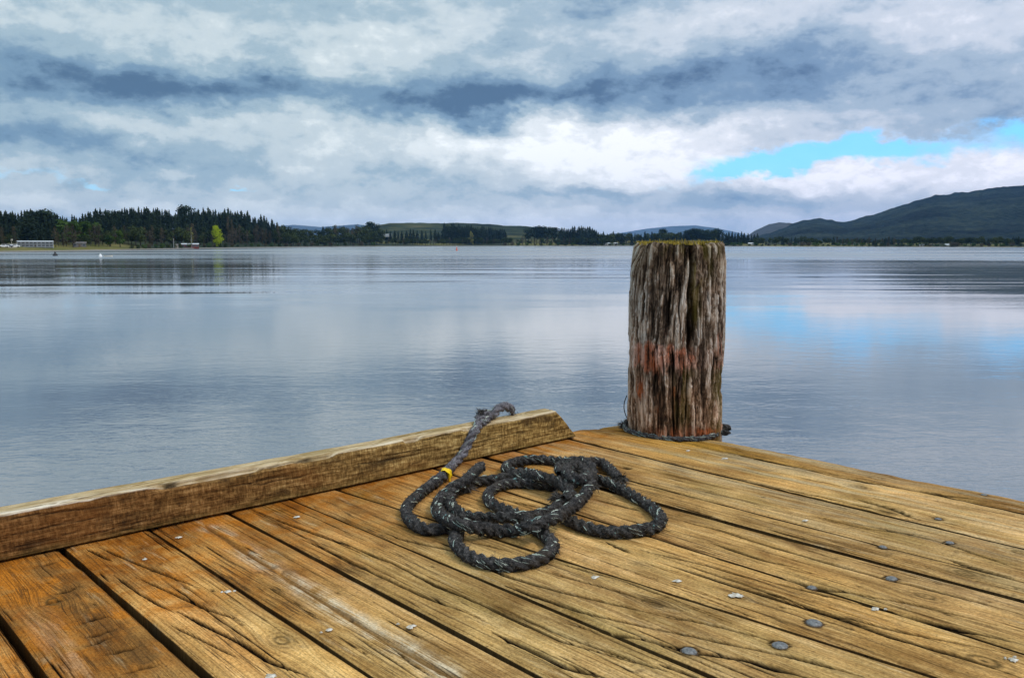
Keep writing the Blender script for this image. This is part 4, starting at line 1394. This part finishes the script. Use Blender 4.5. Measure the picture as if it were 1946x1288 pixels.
def conifer_crown(seed, w=.17, n=30):
    rr_ = random.Random(seed); v = []; f = []
    for i in range(n):
        t = (i + rr_.random() * .6) / n
        z = .07 + .93 * t
        wd = w * (1 - t) ** .62 * rr_.uniform(.75, 1.2) + .006
        for k in range(10):
            a = rr_.random() * 6.283
            L = wd * rr_.uniform(.55, 1.15); b = .022 + .25 * L
            dx, dy = math.cos(a), math.sin(a)
            q = len(v); dr = L * rr_.uniform(.15, .55)
            z0 = z + rr_.gauss(0, .01)
            v += [(0, 0, z0 + .02), (dx * L * .6 - dy * b * .5, dy * L * .6 + dx * b * .5, z0 - dr * .5), (dx * L, dy * L, z0 - dr), (dx * L * .6 + dy * b * .5, dy * L * .6 - dx * b * .5, z0 - dr * .5), (dx * L * .5, dy * L * .5, z0 - dr * .5 - .03)]
            f += [(q, q + 1, q + 2), (q, q + 2, q + 3), (q, q + 4, q + 2)]
    return v, f


def broad_crown(seed, lobes=9, n=520, rx=.36, z0=.16, leaf=.045, top=1.0, narrow=False, droop=0.0, off=.25):
    rr_ = random.Random(seed); v = []; f = []
    L = []
    for k in range(lobes):
        a = rr_.random() * 6.283
        if narrow:
            L.append((rr_.gauss(0, rx * off), rr_.gauss(0, rx * off), z0 + (top - z0) * (k + .5) / lobes, rx * rr_.uniform(.6, 1.0) * math.sin(3.1416 * (k + .8) / (lobes + .8)) ** .6, (top - z0) / lobes * .9))
        else:
            r_ = rx * rr_.uniform(.1, .72); z = z0 + (top - z0) * rr_.uniform(.22, .84)
            s_ = rx * rr_.uniform(.36, .58)
            L.append((r_ * math.cos(a), r_ * math.sin(a), min(z, top - s_ * .9), s_, s_ * .9))
    for k in range(n):
        cx_, cy_, cz_, s_, sz = rr_.choice(L)
        while True:
            d = Vector((rr_.gauss(0, 1), rr_.gauss(0, 1), rr_.gauss(0, 1)))
            if d.length > .1: break
        d.normalize(); q_ = rr_.uniform(.55, 1.05)
        c = Vector((cx_ + d.x * s_ * q_, cy_ + d.y * s_ * q_, cz_ + d.z * sz * q_))
        c.z -= droop * rr_.random()
        nrm = (d + Vector((rr_.gauss(0, .5), rr_.gauss(0, .5), rr_.gauss(0, .5) + .3))).normalized()
        u = nrm.orthogonal().normalized(); w = nrm.cross(u)
        a = rr_.random() * 6.283; u, w = u * math.cos(a) + w * math.sin(a), w * math.cos(a) - u * math.sin(a)
        ls = leaf * rr_.uniform(.6, 1.3); q = len(v)
        v += [c - u * ls, c - w * ls * .7 + nrm * ls * .2, c + u * ls, c + w * ls * .7 + nrm * ls * .2]
        f.append((q, q + 1, q + 2, q + 3))
    return v, f


def make_tree(name, crown, mat, trunk_r=.012, trunk_h=.5, limbs=0, seed=0):
    t = empty(name)
    mesh_obj('crown', crown[0], crown[1], M[mat], t)
    mb = MB(); mb.tube((0, 0, -.06), (0, 0, trunk_h * .5), trunk_r * 1.25, trunk_r, 7); mb.tube((0, 0, trunk_h * .5), (.004, 0, trunk_h), trunk_r, trunk_r * .5, 7)
    rr_ = random.Random(seed)
    for k in range(limbs):
        a = rr_.random() * 6.283; z = trunk_h * rr_.uniform(.45, .95); L = rr_.uniform(.12, .26)
        mb.tube((0, 0, z), (L * math.cos(a), L * math.sin(a), z + L * .8), trunk_r * .5, trunk_r * .2, 5)
    mb.build('trunk', M['bark'], t)
    return t


PROTO = {}
for kind, items in {
    'conifer_tree': [make_tree('conifer_tree', conifer_crown(s, w, 30), 'conifer', .012, .9, 0, s) for s, w in ((1, .19), (2, .24), (3, .17), (4, .28))],
    'broadleaf_tree': [make_tree('broadleaf_tree', broad_crown(s, 11, 620, rx), 'broad', .022, .55, 5, s) for s, rx in ((11, .36), (12, .42), (13, .30))],
    'green_tree': [make_tree('broadleaf_tree', broad_crown(s, 11, 620, rx, .1), 'green', .022, .5, 5, s) for s, rx in ((21, .34), (22, .30))],
    'bare_tree': [make_tree('bare_tree', broad_crown(s, 9, 380, .17, .14, .022, 1.0, True), 'bare', .012, .92, 8, s) for s in (31, 32)],
    'shrub': [make_tree('shrub', broad_crown(s, 9, 420, .62, .0, .075), m_, .03, .4, 4, s) for s, m_ in ((41, 'broad'), (42, 'bare'), (43, 'green'))],
    'willow_tree': [make_tree('willow_tree', broad_crown(51, 9, 1800, .42, .02, .030, 1.0, True, .06, .09), 'bright', .03, .5, 6, 51)],
    'poplar_tree': [make_tree('poplar_tree', broad_crown(61, 10, 520, .22, .05, .030, 1.0, True), 'poplar', .015, .85, 5, 61)],
    'pine_tree': [make_tree('pine_tree', broad_crown(71, 14, 1100, .40, .22, .04), 'conifer', .02, .7, 6, 71)],
}.items():
    PROTO[kind] = items
USED = set()


def plant(kind, px, s, top=None, h=None, label=None, cat='tree', group=None, wide=1.0, base_y=None, rr_=random):
    src = rr_.choice(PROTO[kind])
    x, y, z = on_land(px, s)
    if h is None:
        D = math.hypot(x, y)
        yb = YH + (EYE - z) / D * 1650 * float(perp(px))
        h = px_h(px, s, max(yb - top, 4))
    if src.name not in USED:
        USED.add(src.name); t = src
    else:
        t = src.copy(); COL.objects.link(t)
        for ch in list(src.children):
            c = ch.copy(); COL.objects.link(c); c.parent = t
    t.location = (x, y, z - .01 * h); t.rotation_euler = (0, 0, rr_.random() * 6.283)
    t.scale = (h * wide, h * wide, h)
    tag(t, label, cat, group)
    return t


top_left = tab([(-140, 402), (0, 399), (30, 402), (64, 397), (96, 399), (112, 406), (130, 411), (150, 407), (180, 397), (220, 394), (260, 393), (300, 396), (330, 401), (352, 398), (380, 397), (420, 396), (450, 400), (480, 405), (510, 411), (528, 424)])
rr = random.Random(5)
GA = 'tall dark conifers along the top of the left wood'
x_ = -60
while x_ < 528:
    if rr.random() < .16:
        plant('pine_tree', x_, rr.uniform(150, 200), float(top_left(x_)) + rr.uniform(1, 7), label='round headed dark tree between the tall conifers of the left wood skyline', group='round headed trees in the left wood skyline', wide=rr.uniform(.6, .9), rr_=rr)
    else:
        plant('conifer_tree', x_, rr.uniform(150, 215), float(top_left(x_)) + rr.triangular(-3, 10, 0), label='tall dark conifer in the skyline of the wood on the left shore', group=GA, wide=rr.uniform(.85, 1.35), rr_=rr)
    x_ += rr.uniform(3.2, 6.6)
GB = 'dark conifers halfway down the left wood'
x_ = -60
while x_ < 535:
    plant('conifer_tree', x_, rr.uniform(95, 135), float(top_left(x_)) + rr.uniform(12, 26), label='dark conifer halfway down the slope of the left wood, below the skyline', group=GB, wide=rr.uniform(.9, 1.4), rr_=rr)
    x_ += rr.uniform(7, 11)
plant('pine_tree', 353, 190, 388, label='broad domed dark pine standing above the skyline of the left wood', rr_=rr)
plant('pine_tree', 84, 175, 396, wide=1.5, label='wide flat topped dark pine at the left end of the wood skyline', rr_=rr)
# the lower edge of the wood
GC = 'olive broadleaf trees at the foot of the left wood'
GD = 'bare brown trees at the foot of the left wood'
x_ = -60
while x_ < 530:
    if not (35 < x_ < 100):
        k = rr.choice(['broadleaf_tree', 'broadleaf_tree', 'bare_tree', 'bare_tree'])
        s_ = rr.uniform(48, 85)
        plant(k, x_, s_, rr.uniform(424, 446), label='rounded olive green tree at the foot of the left wood' if k != 'bare_tree' else 'slender brown leafless tree at the foot of the left wood', group=GC if k != 'bare_tree' else GD, wide=rr.uniform(.8, 1.2), rr_=rr)
    x_ += rr.uniform(5, 10)
for px, tp in ((120, 416), (140, 417), (160, 418), (182, 421)):
    plant('green_tree', px, 78, tp, wide=1.1, label='fresh green rounded tree right of the long white building', group='fresh green trees right of the white building', rr_=rr)
plant('green_tree', 228, 34, 436, wide=.9, label='green cone shaped tree at the edge of the lawn, nearest the beach', rr_=rr)
plant('green_tree', 208, 46, 446, wide=1.2, label='low olive tree just left of the cone shaped tree on the lawn', rr_=rr)
plant('poplar_tree', 363, 60, 433, wide=.9, label='narrow yellowish tree behind the red boathouse', rr_=rr)
plant('willow_tree', 414, 26, 429, wide=.72, label='bright yellow green willow standing alone before the dark wood', rr_=rr)
plant('bare_tree', 434, 50, 412, wide=.5, label='tall bare trunk right of the bright willow, taller of the pair', rr_=rr)
plant('bare_tree', 441, 55, 418, wide=.5, label='tall bare trunk right of the bright willow, shorter of the pair', rr_=rr)
# bushy wood between the conifers and the pasture
GE = 'bushy olive trees on the shore between conifer wood and pasture'
tm = tab([(520, 428), (560, 430), (600, 434), (650, 430), (680, 428), (705, 424), (730, 434)])
x_ = 528
while x_ < 728:
    s_ = rr.uniform(15, 190)
    k = rr.choice(['broadleaf_tree', 'broadleaf_tree', 'bare_tree', 'conifer_tree'] if s_ > 120 else ['broadleaf_tree'])
    plant(k, x_, s_, float(tm(x_)) + (rr.uniform(-3, 5) if s_ > 120 else rr.uniform(8, 24)), wide=rr.uniform(.9, 1.4),
          label={'broadleaf_tree': 'bushy olive tree on the shore between conifer wood and pasture', 'bare_tree': 'thin bare tree in the bush left of the pasture', 'conifer_tree': 'small conifer in the bush left of the pasture'}[k],
          group={'broadleaf_tree': GE, 'bare_tree': 'bare trees in the bush left of the pasture', 'conifer_tree': 'small conifers in the bush left of the pasture'}[k], rr_=rr)
    x_ += rr.uniform(2.4, 4.6)
plant('pine_tree', 708, 200, 419, wide=.9, label='dark rounded tree on the skyline at the left end of the pasture hill', rr_=rr)
GS = 'shrubs along the waterline of the left shore'
x_ = 250
while x_ < 720:
    plant('shrub', x_, rr.uniform(9, 20), h=rr.uniform(2.2, 5.0) * (1 + max(0, x_ - 450) / 300), label='low shrub by the waterline below the left wood', cat='shrub', group=GS, rr_=rr)
    x_ += rr.uniform(9, 16)
# middle shore
def belt(x0, x1, top, kinds, gap, label, group, s0, s1, wide=(.9, 1.3)):
    x = x0
    while x < x1:
        k = rr.choice(kinds)
        plant(k, x, rr.uniform(s0, s1), (top(x) if callable(top) else top) + rr.uniform(-2, 4), wide=rr.uniform(*wide), label=label, group=group, rr_=rr)
        x += rr.uniform(*gap)


belt(845, 960, lambda x: 424 + (x - 845) * .075, ['conifer_tree'], (3.2, 5.4), 'dark conifer in the block of trees below the pasture hill', 'conifers in the block below the pasture hill', 120, 240, (1.0, 1.5))
belt(735, 845, 437, ['conifer_tree', 'conifer_tree'], (5, 11), 'dark conifer standing in a hedge on the pasture', 'conifers in the pasture hedges', 150, 260, (1.0, 1.4))
belt(735, 1150, 452, ['broadleaf_tree', 'bare_tree', 'broadleaf_tree'], (3.5, 6.5), 'low dull tree on the middle shore, close to the water', 'low trees on the middle shore close to the water', 12, 80, (1.0, 1.5))
plant('poplar_tree', 896, 40, 440, wide=1.1, label='pale yellowish poplar among dark trees on the middle shore', rr_=rr)
belt(1005, 1058, 429, ['pine_tree'], (9, 13), 'round headed dark tree in the clump at the right end of the pasture', 'round headed trees at the right end of the pasture', 160, 240, (.9, 1.2))
belt(1064, 1142, lambda x: 431 + max(0, x - 1120) * .5, ['conifer_tree'], (3.2, 5.2), 'dark conifer in the small wood left of the post', 'conifers in the small wood left of the post', 60, 200, (1.0, 1.5))
belt(1142, 1300, 441, ['conifer_tree', 'broadleaf_tree'], (4.5, 8), 'small dark tree on the low shore behind the post', 'small trees on the low shore behind the post', 30, 220, (1.0, 1.5))
plant('pine_tree', 1260, 180, 433, wide=.9, label='dark rounded tree on the shore directly above the post', rr_=rr)
belt(1306, 1366, 434, ['pine_tree'], (7, 10), 'dark tree in the square clump above the post', 'trees in the square clump above the post', 120, 180, (.9, 1.2))
belt(1366, 1440, 441, ['conifer_tree'], (4.5, 7.5), 'dark conifer just right of the post', 'conifers right of the post', 60, 200, (1.0, 1.4))
belt(1440, 1960, lambda x: 447 + 7 * float(fb(x / 26.0, 3.0, 14)), ['broadleaf_tree', 'conifer_tree', 'broadleaf_tree'], (4, 8), 'small dark tree on the right shore below the mountain', 'trees on the right shore below the mountain', 20, 160, (1.1, 1.7))
belt(1590, 1700, 452, ['bare_tree'], (8, 13), 'thin pale tree on the right shore below the mountain', 'thin pale trees on the right shore', 14, 50, (1.0, 1.5))
belt(960, 1960, 461, ['shrub'], (10, 18), 'low shrub along the waterline of the right shore', 'shrubs along the right waterline', 6, 14, (1.0, 1.6))
for o in list(bpy.data.objects):
    if o.type == 'MESH' and o.name.split('.')[0] in ('crown', 'trunk') and o.parent and o.parent.name not in USED and 'label' not in o.parent:
        bpy.data.objects.remove(o)
for o in list(COL.objects):
    if o.type == 'EMPTY' and 'label' not in o and not o.children and o.parent is None:
        bpy.data.objects.remove(o)

# ------------------------------------------------------------------ buildings and small things on the far shore
M['white'] = noisy('white painted boards', (.34, .36, .38), (.50, .51, .52), .6, .7)
M['glass'] = noisy('dark window glass', (.02, .03, .04), (.06, .07, .08), .3, .15)
M['roofgrey'] = noisy('pale metal roof', (.36, .38, .40), (.50, .52, .54), .5, .5)
M['red'] = noisy('dark red boards', (.10, .022, .018), (.17, .04, .03), .8, .8)
M['shed'] = noisy('grey timber', (.10, .09, .085), (.18, .165, .15), .7, .85)
M['cream'] = noisy('cream wall', (.52, .48, .40), (.66, .62, .54), .6, .8)
M['door'] = noisy('brown door', (.08, .05, .03), (.12, .08, .05), 1, .6)


def house(name, px, s, w, h, d, wall, roof, label, storeys=1, bays=4, rise=.8, z_off=0.0, veranda=False, cat='building', grp=None):
    x, y, z = on_land(px, s)
    t = empty(name, (x, y, z + z_off), -float(px_az(px)))
    tag(t, label, cat, grp)
    mb = MB(); mb.box(-w / 2, w / 2, -d / 2, d / 2, -1.5, h)
    mb.prism([(-d / 2, h), (d / 2, h), (0, h + rise)], -w / 2, w / 2)
    mb.build('wall', wall, t)
    mb = MB()
    o_ = .35
    mb.prism([(-d / 2 - o_, h - .02), (0, h + rise + .02), (d / 2 + o_, h - .02), (d / 2 + o_, h + .10), (0, h + rise + .22), (-d / 2 - o_, h + .10)], -w / 2 - .3, w / 2 + .3)
    mb.build('roof', roof, t)
    sh = h / storeys
    for st in range(storeys):
        for b in range(bays):
            cx_ = -w / 2 + w * (b + .5) / bays
            if st == 0 and b == bays // 2:
                mb = MB(); mb.box(cx_ - .5, cx_ + .5, -d / 2 - .06, -d / 2 + .02, 0, min(2.1, sh - .2)); mb.build('door', M['door'], t); continue
            ww = w / bays * .36
            z0 = st * sh + sh * .28; z1 = st * sh + sh * .82
            mb = MB()
            mb.box(cx_ - ww, cx_ + ww, -d / 2 - .05, -d / 2 + .02, z0, z1)
            wn = mb.build('window', M['white'], t)
            mb = MB()
            mb.box(cx_ - ww + .08, cx_ - .03, -d / 2 - .075, -d / 2 - .052, z0 + .08, z1 - .08)
            mb.box(cx_ + .03, cx_ + ww - .08, -d / 2 - .075, -d / 2 - .052, z0 + .08, z1 - .08)
            mb.build('pane', M['glass'], wn)
    if veranda:
        for st in range(storeys):
            mb = MB(); mb.box(-w / 2, w / 2, -d / 2 - 1.3, -d / 2 - .08, st * sh - .06, st * sh + .10)
            mb.box(-w / 2, w / 2, -d / 2 - 1.32, -d / 2 - 1.26, st * sh + .85, st * sh + .95)
            mb.build('balcony', M['white'], t)
        for b in range(bays + 1):
            cx_ = -w / 2 + w * b / bays
            mb = MB(); mb.box(cx_ - .10, cx_ + .10, -d / 2 - 1.34, -d / 2 - 1.14, -1.0, h); mb.build('column', M['white'], t)
        mb = MB(); mb.box(-w / 2 - .3, w / 2 + .3, -d / 2 - 1.6, -d / 2 - .36, h - .02, h + .16); mb.build('eave', roof, t)
    return t


def wpx(px, s, n): return px_h(px, s, n)


house('long_building', 67, 52, wpx(67, 52, 60), wpx(67, 52, 9.5), 7, M['white'], M['roofgrey'], 'long white two storey building with verandas above the lawn', 2, 9, .5, 0.3, True)
house('shed', 151, 44, wpx(151, 44, 23), wpx(151, 44, 8), 5, M['shed'], M['shed'], 'weathered grey shed right of the long white building', 1, 3, .7)
house('boathouse', 361, 16, wpx(361, 16, 31), wpx(361, 16, 6), 7, M['red'], M['roofgrey'], 'low dark red boathouse with a grey roof by the beach', 1, 5, .9)
house('cabin', 18, 56, wpx(18, 56, 24), wpx(18, 56, 3.6), 5, M['cream'], M['roofgrey'], 'low cream building at the left edge beside the white building', 1, 4, .5)
house('hut', 334, 18, wpx(334, 18, 8), wpx(334, 18, 5), 4, M['cream'], M['shed'], 'small tan hut left of the red boathouse', 1, 2, .8)
house('barn', 736, 230, wpx(736, 230, 17), wpx(736, 230, 2.6), 9, M['white'], M['roofgrey'], 'long pale barn on the pasture in the middle of the far shore', 1, 5, 1.0, 9.0)
for px, s, n, hh, lb in ((1153, 25, 13, 3.2, 'pale house on the shore left of the post, larger of two'), (1170, 30, 7, 3.0, 'small pale house left of the post, nearer to the post'),
                         (1427, 40, 10, 3.0, 'pale house in the field right of the post'), (1752, 14, 9, 2.6, 'small pale house by the water below the mountain'), (1800, 14, 7, 2.6, 'tiny pale house below the mountain, right of another')):
    house('house', px, s, wpx(px, s, n), wpx(px, s, hh), 7, M['cream'], M['roofgrey'], lb, 1, 3, 1.4, 0, cat='house')
# poles
def pole(name, px, s, dy, label, r_=.16):
    x, y, z = on_land(px, s); h = wpx(px, s, dy)
    mb = MB(); mb.tube((0, 0, -.5), (0, 0, h), r_, r_ * .6, 8); mb.box(-1.1, 1.1, -.06, .06, h * .62, h * .62 + .14); mb.lathe([(.02, h - .05), (r_ * 1.4, h + .02), (r_ * 1.4, h + .2), (.02, h + .3)], 8)
    o = mb.build(name, M['white'], None); o.location = (x, y, z); tag(o, label, 'pole')


pole('flagpole', 364, 9, 23, 'white flagpole in front of the red boathouse')
pole('lamp_pole', 330, 14, 17, 'pale pole left of the small tan hut', .2)
# white ball shaped tank
x, y, z = on_land(22, 60)
mb = MB(); r_ = wpx(22, 60, 2.6); mb.lathe([(r_ * math.sin(t), r_ * 2.6 - r_ * math.cos(t)) for t in np.linspace(.05, 3.09, 10)], 14); mb.tube((0, 0, -.5), (0, 0, r_ * 1.7), r_ * .25, r_ * .25, 8)
o = mb.build('water_tank', M['cream'], None, True); o.location = (x, y, z + 2.2); tag(o, 'small round cream tank on a stalk left of the long white building', 'tank')

# parked cars left of the building, each a few pixels
M['carwhite'] = noisy('white car paint', (.66, .66, .67), (.76, .76, .76), 1, .3, spec=.5)
M['carblue'] = noisy('dark car paint', (.05, .06, .09), (.08, .09, .12), 1, .3, spec=.5)
M['tyre'] = noisy('tyre rubber', (.015, .015, .016), (.03, .03, .03), 3, .9)


def car(px, s, mat, label, sc=1.0):
    x, y, z = on_land(px, s)
    t = empty('parked_car', (x, y, z + .25), -float(px_az(px))); tag(t, label, 'car'); t.scale = (sc, sc, sc)
    mb = MB(); mb.prism([(-.85, .35), (.85, .35), (.85, .95), (.80, 1.0), (-.80, 1.0), (-.85, .95)], -2.2, 2.2)
    mb.add([(-1.3, -.8, 1.0), (1.0, -.8, 1.0), (1.0, .8, 1.0), (-1.3, .8, 1.0), (-.9, -.68, 1.5), (.5, -.68, 1.5), (.5, .68, 1.5), (-.9, .68, 1.5)], [(4, 5, 6, 7), (0, 1, 5, 4), (1, 2, 6, 5), (2, 3, 7, 6), (3, 0, 4, 7)])
    mb.build('body', mat, t)
    mb = MB(); mb.add([(-1.1, -.80, 1.05), (.85, -.80, 1.05), (.45, -.705, 1.42), (-.85, -.705, 1.42)], [(0, 1, 2, 3)]); mb.build('side_window', M['glass'], t)
    for wx in (-1.35, 1.35):
        for wy in (-.8, .8):
            mb = MB(); mb.tube((wx, wy - .11, .32), (wx, wy + .11, .32), .32, .32, 12); mb.build('wheel', M['tyre'], t)


car(28, 44, M['carwhite'], 'white car parked just left of the long white building', 1.3)
car(7, 44, M['carwhite'], 'white car parked at the left edge of the photo', 1.3)
car(16, 46, M['carblue'], 'dark car parked between two white cars', 1.2)

# buoys and dinghy on the water
M['black'] = noisy('black plastic', (.012, .012, .014), (.03, .03, .033), 4, .5)
M['buoywhite'] = noisy('white plastic', (.70, .71, .72), (.82, .82, .82), 4, .5)
M['buoyred'] = noisy('red plastic', (.50, .06, .02), (.62, .10, .03), 4, .5)


def on_water(px, py):
    return at(px, py, WATER)


def buoy(name, px, py, dy, prof, mat, label, extra=None):
    x, y = on_water(px, py); k = dy / 1650.0 * math.hypot(x, y)
    t = empty(name, (x, y, WATER)); tag(t, label, 'buoy')
    mb = MB(); mb.lathe([(r_ * k, z * k) for r_, z in prof], 18); mb.build('float', mat, t, True)
    mb = MB(); mb.lathe([(.05 * k, .95 * k), (.10 * k, .98 * k), (.10 * k, 1.12 * k), (.04 * k, 1.16 * k)], 10); mb.build('ring', extra or mat, t)


buoy('buoy', 105, 486, 6.5, [(.1, -.3), (.55, -.12), (.62, .1), (.5, .35), (.26, .7), (.08, .98)], M['black'], 'black cone shaped buoy floating off the left shore')
buoy('buoy', 191, 488.5, 5.0, [(.1, -.4), (.5, -.2), (.56, .2), (.5, .6), (.3, .9), (.08, 1.0)], M['buoywhite'], 'white barrel buoy beside the small dinghy')
buoy('marker_buoy', 868, 476, 7, [(.05, -.4), (.26, -.2), (.28, .15), (.12, .3), (.12, .9), (.05, 1.0)], M['buoyred'], 'tiny red marker buoy out on the open lake', M['buoywhite'])
x, y = on_water(206, 487.5)
t = empty('dinghy', (x, y, WATER), R(8)); tag(t, 'small pale dinghy lying low beside the white buoy', 'boat')
L = 14 / 1650 * math.hypot(x, y); prof = [(-.5, .16, .22), (-.3, .19, .2), (0, .2, .19), (.3, .14, .22), (.5, .01, .28)]
v = []; f = []
for (u, w_, hh) in prof:
    v += [(u * L, -w_ * L * .8, hh * L * .6), (u * L, -w_ * L * .5, -.03 * L), (u * L, w_ * L * .5, -.03 * L), (u * L, w_ * L * .8, hh * L * .6), (u * L, w_ * L * .68, hh * L * .6), (u * L, w_ * L * .4, .02 * L), (u * L, -w_ * L * .4, .02 * L), (u * L, -w_ * L * .68, hh * L * .6)]
for i in range(4):
    for k in range(8): f.append((i * 8 + k, i * 8 + (k + 1) % 8, i * 8 + 8 + (k + 1) % 8, i * 8 + 8 + k))
f.append(tuple(range(8))[::-1])
mesh_obj('hull', v, f, M['cream'], t)
mb = MB(); mb.box(-.08 * L, .02 * L, -.14 * L, .14 * L, .07 * L, .09 * L); mb.box(.2 * L, .27 * L, -.10 * L, .10 * L, .08 * L, .10 * L); mb.build('thwart', M['shed'], t)

# ------------------------------------------------------------------ air
hz = bpy.data.materials.new('pale air'); hz.use_nodes = True
nt = hz.node_tree; nt.nodes.remove(nt.nodes['Principled BSDF'])
pv = nt.nodes.new('ShaderNodeVolumePrincipled')
pv.inputs['Color'].default_value = (.24, .52, 1.0, 1); pv.inputs['Density'].default_value = 3.0e-5; pv.inputs['Anisotropy'].default_value = .2
nt.links.new(pv.outputs[0], nt.nodes['Material Output'].inputs['Volume'])
mb = MB(); mb.box(-30000, 30000, -30000, 30000, WATER - 8, 800)
ho = mb.build('haze', hz); tag(ho, 'thin pale air over the whole lake', 'haze', kind='stuff')
